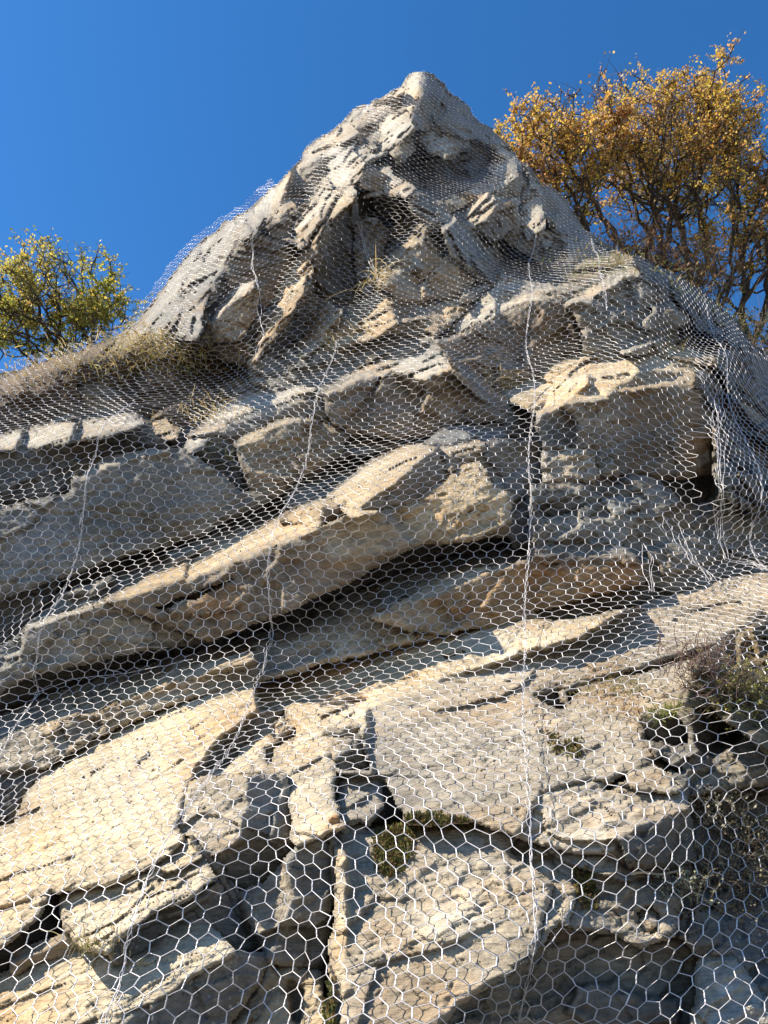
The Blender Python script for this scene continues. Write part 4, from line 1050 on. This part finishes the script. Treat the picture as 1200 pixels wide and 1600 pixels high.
# the wooded hill that carries them
def hill():
    pts = [(880, 470, 13.6), (930, 412, 13.8), (990, 405, 14.0), (1040, 420, 14.0), (1085, 455, 13.6), (1120, 490, 13.0), (1160, 540, 12.0), (1200, 575, 11.4), (1290, 600, 11.0), (1440, 640, 10.5)]
    nu, nv = 120, 60; pts = np.array(pts, float); t = np.linspace(0, len(pts) - 1, nu)
    cx = np.interp(t, range(len(pts)), pts[:, 0]); cy = np.interp(t, range(len(pts)), pts[:, 1]); cz = np.interp(t, range(len(pts)), pts[:, 2])
    top = at(cx, cy, cz); V = []
    for v in np.linspace(-1, 1, nv):
        if v < 0: off = np.array([0.15, 0.7 * v * -1 * -1, 0]) * (-v) * 2 + np.array([0, 0, 4.5 * v])      # towards the road, falling
        else: off = np.array([0.3, 9.0, 0.0]) * v + np.array([0, 0, -1.0 * v])
        V.append(top + off)
    V = np.array(V); V = V + np.stack([0.18 * fbm(V * .9, 4, 300 + k) for k in range(3)], -1)
    idx = np.arange(nu * nv).reshape(nv, nu); q = np.stack([idx[:-1, :-1], idx[:-1, 1:], idx[1:, 1:], idx[1:, :-1]], -1).reshape(-1, 4)
    o = mesh_np('hillside', V.reshape(-1, 3), q, None, True, soil_material('hill_soil', (.035, .028, .02), (.12, .095, .06), 6)); tag(o, kind='structure')
    # left hill shoulder under the olive tree
    cx = np.linspace(-240, 330, 60); cy = 610 - 0.12 * (cx + 240); cz = np.full(60, 16.5); top = at(cx, cy, cz); V = []
    for v in np.linspace(0, 1, 20): V.append(top + np.array([0, 6 * v, -.2 * v]))
    for v in np.linspace(0, 1, 8)[1:]: V.insert(0, top + np.array([0, -1.0 * v, -4 * v]))
    V = np.array(V); V = V + np.stack([0.12 * fbm(V * .9, 3, 320 + k) for k in range(3)], -1)
    n0, n1 = V.shape[:2]; idx = np.arange(n0 * n1).reshape(n0, n1); q = np.stack([idx[:-1, :-1], idx[:-1, 1:], idx[1:, 1:], idx[1:, :-1]], -1).reshape(-1, 4)
    o = mesh_np('hillside', V.reshape(-1, 3), q, None, True, bpy.data.materials['hill_soil']); tag(o, kind='structure')
hill()

# ------------------------------------------------------------------ grass, moss and scrub on the ledges
STRAW = [((.58, .45, .20), 4), ((.48, .36, .16), 3), ((.62, .52, .28), 2), ((.30, .26, .10), 1)]
GREEN = [((.16, .22, .05), 4), ((.22, .26, .07), 3), ((.30, .29, .10), 2), ((.10, .15, .035), 2)]
MIXED = [((.26, .25, .09), 3), ((.36, .30, .14), 3), ((.18, .20, .06), 2), ((.24, .17, .10), 2)]
MOSS = [((.085, .10, .03), 4), ((.14, .14, .04), 3), ((.20, .13, .05), 3), ((.11, .075, .04), 2)]

def blades(base, n, spread, length, width, palette, up=(0, -.25, 1), bend=.5, wild=.55):
    P = base + rng.normal(0, 1, (n, 3)) * np.array(spread)
    d = np.array(up) + rng.normal(0, wild, (n, 3)); d /= np.linalg.norm(d, axis=1, keepdims=True)
    L = length * rng.uniform(.45, 1.25, (n, 1)); g = np.array([0, -.25, -1.0])
    sd_ = np.cross(d, rng.normal(size=(n, 3))); sd_ /= np.linalg.norm(sd_, axis=1, keepdims=True)
    b_ = bend * rng.uniform(.4, 1.5, (n, 1)); pts = []
    for t in (0, .4, .75, 1.0):
        pts.append(P + d * L * t + g * L * b_ * t * t)
    w = width * rng.uniform(.7, 1.3, (n, 1)); V = []
    for k, f in enumerate((1, .85, .55)): V += [pts[k] - sd_ * w * f, pts[k] + sd_ * w * f]
    V.append(pts[3]); V = np.stack(V, 1); o = (np.arange(n) * 7)[:, None]
    q = np.concatenate([o + np.array([[0, 1, 3, 2]]), o + np.array([[2, 3, 5, 4]])]); t = o + np.array([[4, 5, 6]])
    return V.reshape(-1, 3), q, t, np.repeat(pick(palette, n), 7, 0)

def tuft(name, label, px, py, n, spread, length, width, palette, cat, group=None, lift=0.02, zc=None, **kw):
    z = float(surf(px, py)) if zc is None else zc
    base = upx(px, py, z - lift)
    V, q, t, c = blades(base, n, spread, length, width, palette, **kw)
    st = name == 'dry_grass_tuft'
    o = mesh_np('dry_grass' if st else name, V, q, t, False, BLADE, c); recentre(o, base.tolist())
    return tag(o, label, cat, group, 'stuff' if st else None)

def sward(name, label, pts, n, spread, length, width, pal, hang=None, **kw):
    Vs, Qs, Ts, Cs, off = [], [], [], [], 0
    for i, (x, y) in enumerate(pts):
        h = hang is not None and x > hang
        k2 = dict(kw); 
        if h: k2.update(bend=1.2, up=(.15, -.5, .6))
        V, q, t, c = blades(upx(x, y, float(surf(x, min(y + 3, 1790))) - .02), n if not (hang and x < 190) else int(n * .4), spread, length * (1.4 if h else 1), width, pal[i % len(pal)], **k2)
        Vs.append(V); Qs.append(q + off); Ts.append(t + off); Cs.append(c); off += len(V)
    V = np.concatenate(Vs); o = mesh_np(name, V, np.concatenate(Qs), np.concatenate(Ts), False, BLADE, np.concatenate(Cs)); recentre(o, V.mean(0).tolist())
    tag(o, label, 'grass', kind='stuff')
sward('dry_grass', 'pale dry straw grass hanging over the crest of the left ledge', [(x + dx, y) for dx in (0, 9) for x, y in [(8, 604), (35, 592), (62, 579), (82, 572), (100, 570), (120, 562), (140, 557), (158, 550), (175, 544), (190, 538), (205, 538), (220, 542), (232, 540), (258, 546), (285, 553), (305, 562), (250, 565), (215, 560), (180, 564), (270, 580), (150, 572), (110, 585)]],
      75, (.18, .10, .07), .13, .0038, [STRAW, STRAW, STRAW, MIXED], 225, bend=.9, up=(.1, -.5, .7))
sward('crest_grass', 'yellow green grass along the right crest below the ochre trees', [(905, 425), (945, 412), (965, 412), (985, 418), (1020, 433), (1060, 455), (1095, 482), (1120, 508)],
      70, (.24, .10, .07), .13, .004, [GREEN, MIXED, MIXED], bend=.6)
tuft('green_grass_tuft', 'single fresh green grass tuft above the dark hole in the lower right', 1048, 1118, 110, (.05, .03, .015), .17, .0022, GREEN, 'grass tuft', up=(-.2, -.5, .8), bend=.6)
tuft('dry_grass_tuft', 'thin brown and yellow grass strip under the crack of the grey slab', 985, 1078, 260, (.16, .05, .03), .09, .002, MIXED, 'grass tuft', bend=.7)
tuft('dry_grass_tuft', 'orange brown dead grass patch left of the fresh green tuft', 975, 1112, 120, (.07, .03, .012), .06, .002, [((.36, .22, .10), 2), ((.30, .2, .1), 2)], 'grass tuft', bend=.8)
tuft('dry_grass_tuft', 'dry grass tuft spilling from the cleft left of the cream right ledge', 785, 606, 110, (.12, .06, .04), .22, .004, STRAW, 'grass tuft', bend=.9)
tuft('dry_grass_tuft', 'sparse pale grass on the ledge above the large grey slab', 335, 655, 140, (.22, .10, .08), .22, .0034, STRAW, 'grass tuft', bend=.9)
tuft('dry_grass_tuft', 'short grey green grass in the cleft right of the large grey slab', 330, 715, 90, (.12, .06, .06), .16, .003, MIXED, 'grass tuft', bend=.7)
tuft('dry_grass_tuft', 'yellow straw hanging under the left end of the middle fin', 600, 440, 60, (.08, .05, .06), .40, .005, STRAW, 'grass tuft', bend=1.3)
tuft('dry_grass_tuft', 'ochre straw lying on the ledge at the foot of the pale left fin', 535, 545, 70, (.12, .05, .06), .26, .0045, STRAW, 'grass tuft', bend=1.0)
tuft('dry_grass_tuft', 'faded grass tuft between the broken blocks at the lower left', 145, 1480, 120, (.06, .03, .02), .085, .0018, MIXED, 'grass tuft', bend=.5)
tuft('dry_grass_tuft', 'thin yellow grass on the top corner of the cream right ledge', 1035, 550, 90, (.16, .06, .04), .12, .0035, MIXED, 'grass tuft', bend=.7)

# one long dry stalk
def stalk():
    z = float(surf(1160, 1062)); p = upx(1160, 1064, z - .05); n = 10; pts = np.array([p + np.array([0.005 * math.sin(k), -.012 * k, .036 * k]) for k in range(n)])
    V, q = tubes(pts[:-1], pts[1:], .0022, sides=4); o = mesh_np('grass_stalk', V, q, None, True, BLADE, np.tile(np.array([.5, .44, .3]), (len(V), 1))); recentre(o, p.tolist())
    tag(o, 'single tall pale dry stalk standing in front of the dark green scrub at right', 'stalk')
stalk()

def moss(label, poly, n, seed):
    xs = [p_[0] for p_ in poly]; ys = [p_[1] for p_ in poly]
    x = rng.uniform(min(xs), max(xs), n * 6); y = rng.uniform(min(ys), max(ys), n * 6)
    m = inpoly(x + 8 * rng.normal(size=len(x)) * .6, y, poly); x, y = x[m][:n], y[m][:n]
    z = surf(x, y); P = at(x, y, z - .004)
    V, q, c = leaves(P, .020, MOSS, -.8, None)
    o = mesh_np('moss', V, q, None, False, BLADE, c); recentre(o, P.mean(0).tolist()); tag(o, label, 'moss', kind='stuff')
moss('dark green and brown moss cushion on the shoulder of the big grey block', [(585, 1300), (620, 1275), (680, 1272), (730, 1282), (760, 1292), (700, 1298), (650, 1300), (635, 1345), (615, 1372), (590, 1360), (583, 1325)], 3800, 1)
moss('green moss strip in the vertical crack at the bottom', [(506, 1535), (518, 1530), (522, 1600), (510, 1612)], 500, 2)
moss('ochre brown moss in the notch of the lower right rocks', [(895, 1365), (915, 1355), (935, 1400), (930, 1425), (905, 1410)], 900, 3)
moss('small dark moss spot on the grey slab right of the seam', [(880, 1160), (900, 1155), (910, 1180), (895, 1186)], 250, 4)
moss('brown moss streak below the dark triangular notch', [(845, 1140), (870, 1150), (885, 1180), (872, 1180)], 180, 5)

def scrub(name, label, px, py, n, size, twigpal, leafpal, nleaf, leaf, cat='shrub', lift=.03, zc=None, up=(-.1, -.55, .7)):
    z = float(surf(px, py)) if zc is None else zc
    base = upx(px, py, z - lift); root = empty(name, base.tolist()); tag(root, label, cat)
    P = base + rng.normal(0, 1, (n, 3)) * np.array([.28, .12, .2]) * size
    d = np.array(up) + rng.normal(0, .75, (n, 3)); d /= np.linalg.norm(d, axis=1, keepdims=True)
    pts = [P]; 
    for k in range(4):
        d = d + rng.normal(0, .28, (n, 3)); d /= np.linalg.norm(d, axis=1, keepdims=True); pts.append(pts[-1] + d * size * .14 * rng.uniform(.5, 1.3, (n, 1)))
    A_ = np.concatenate(pts[:-1]); B_ = np.concatenate(pts[1:]); r = np.repeat(np.linspace(.0032, .0014, 4), n) * max(size, .6) * 1.1
    V, q = tubes(A_, B_, r, sides=3); c = np.repeat(np.tile(pick(twigpal, n), (4, 1)), 6, 0)
    o = mesh_np('twigs', V, q, None, True, BARK, c); o['kind'] = 'stuff'; recentre(o, base.tolist()); under(o, root)
    k = rng.integers(0, len(B_), nleaf); Pl = B_[k] + rng.normal(0, .012 * size, (nleaf, 3))
    V, q, c = leaves(Pl, leaf, leafpal, -.3)
    o = mesh_np('foliage', V, q, None, False, BLADE, c); o['kind'] = 'stuff'; recentre(o, base.tolist()); under(o, root)
TW = [((.16, .12, .085), 3), ((.24, .19, .14), 2), ((.10, .075, .055), 2)]
GL = [((.24, .23, .14), 3), ((.32, .29, .20), 2), ((.18, .16, .09), 3), ((.26, .19, .11), 2)]
scrub('dry_shrub', 'grey brown dry twiggy shrub at the lower right edge under the netting', 1130, 1385, 260, .36, TW, GL, 1500, .014)
scrub('dry_shrub', 'pale grey tufted shrub on the stone above the big dry shrub', 1110, 1275, 200, .26, TW, [((.36, .34, .25), 3), ((.28, .25, .16), 2)], 1300, .014)
scrub('dry_shrub', 'dark dry shrub hanging at the right frame edge below the green scrub', 1185, 1330, 180, .34, TW, GL, 800, .014)
scrub('green_shrub', 'yellow green scrub above the dark hollow at the right edge', 1165, 1095, 240, .28, TW, [((.24, .25, .06), 3), ((.32, .30, .09), 2), ((.18, .15, .07), 2)], 2000, .015)
scrub('dry_shrub', 'small pale green sprig beside the stick in the lower right rocks', 1068, 1395, 70, .16, TW, [((.34, .36, .24), 2), ((.26, .27, .16), 2)], 420, .013)
scrub('dry_shrub', 'leafless thorny scrub beneath the long crack of the grey slab', 1105, 1050, 150, .34, [((.14, .09, .08), 2), ((.2, .13, .1), 1)], GL, 160, .012)
# brown brush under the ochre trees
for (x, y, z, lab_) in [(985, 400, 13.7, 'low rust brown brush at the left foot of the ochre trees'), (1045, 415, 13.8, 'dense rust brown brush between the ochre stems and the crest'),
                        (1085, 450, 13.4, 'dark brown brush where the crest falls to the right'), (1190, 560, 11.2, 'dark green brush on the right edge below the low branches')]:
    scrub('brown_brush', lab_, x, y, 260, 1.25, TW, RUST if x < 1150 else [((.05, .06, .03), 2), ((.08, .09, .04), 2)], 1100, .06, 'brush', .1, z, up=(0, -.1, .9))

# a broken stick and a few loose stones lying on the lower ledges
def stick(label, p0, p1, rad):
    a = upx(p0[0], p0[1], float(surf(*p0)) - .03); b_ = upx(p1[0], p1[1], float(surf(*p1)) - .04); n = 9
    pts = np.array([a + (b_ - a) * t + np.array([0, 0, .006 * math.sin(t * 9)]) for t in np.linspace(0, 1, n)])
    V, q = tubes(pts[:-1], pts[1:], np.linspace(rad, rad * .6, n - 1), sides=6); o = mesh_np('dry_stick', V, q, None, True, BARK, np.tile(np.array([.42, .34, .24]), (len(V), 1)))
    recentre(o, pts.mean(0).tolist()); tag(o, label, 'stick')
stick('pale broken stick lying across the rocks left of the dry shrub', (985, 1366), (1075, 1362), .006)
stick('slanting bleached twig on the stone above the moss notch', (930, 1312), (965, 1345), .005)
def pebble(label, px, py, r, tone):
    n, m_ = 9, 12; z = float(surf(px, py)); c0 = upx(px, py, z - r * .5); pl = rng.normal(size=(11, 3)); pl /= np.linalg.norm(pl, axis=1, keepdims=True); pk = rng.uniform(.62, .95, 11)
    def hull(d):
        d = d / np.linalg.norm(d); t = pl @ d; return d * min(1.15, np.min(np.where(t > .05, pk / np.maximum(t, .05), 9))) * np.array([1, .8, .75]) * r
    V = [c0 + hull(np.array([0, 0, 1.0]))]
    for i in range(1, n):
        for j in range(m_):
            a = math.pi * i / n; b_ = 2 * math.pi * j / m_; V.append(c0 + hull(np.array([math.sin(a) * math.cos(b_), math.sin(a) * math.sin(b_), math.cos(a)])))
    V.append(c0 + hull(np.array([0, 0, -1.0]))); V = np.array(V); q = []; t = []
    for j in range(m_): t.append((0, 1 + j, 1 + (j + 1) % m_)); t.append((len(V) - 1, 1 + (n - 2) * m_ + (j + 1) % m_, 1 + (n - 2) * m_ + j))
    for i in range(n - 2):
        for j in range(m_): q.append((1 + i * m_ + j, 1 + (i + 1) * m_ + j, 1 + (i + 1) * m_ + (j + 1) % m_, 1 + i * m_ + (j + 1) % m_))
    o = mesh_np('loose_stone', V, q, t, False, ROCK, np.tile(np.array(TONES[tone]), (len(V), 1))); recentre(o, c0.tolist()); tag(o, label, 'stone')
pebble('small orange round stone caught in the crack beside the square block', 522, 1280, .028, 'orange')
pebble('pale little stone below the square block and the orange stone', 538, 1298, .024, 'lgrey')
pebble('white angular stone on the dark ledge left of the sprig', 1012, 1440, .045, 'lgrey')
pebble('pale pebble on the brown rock left of the light ledge', 922, 1250, .02, 'lgrey')
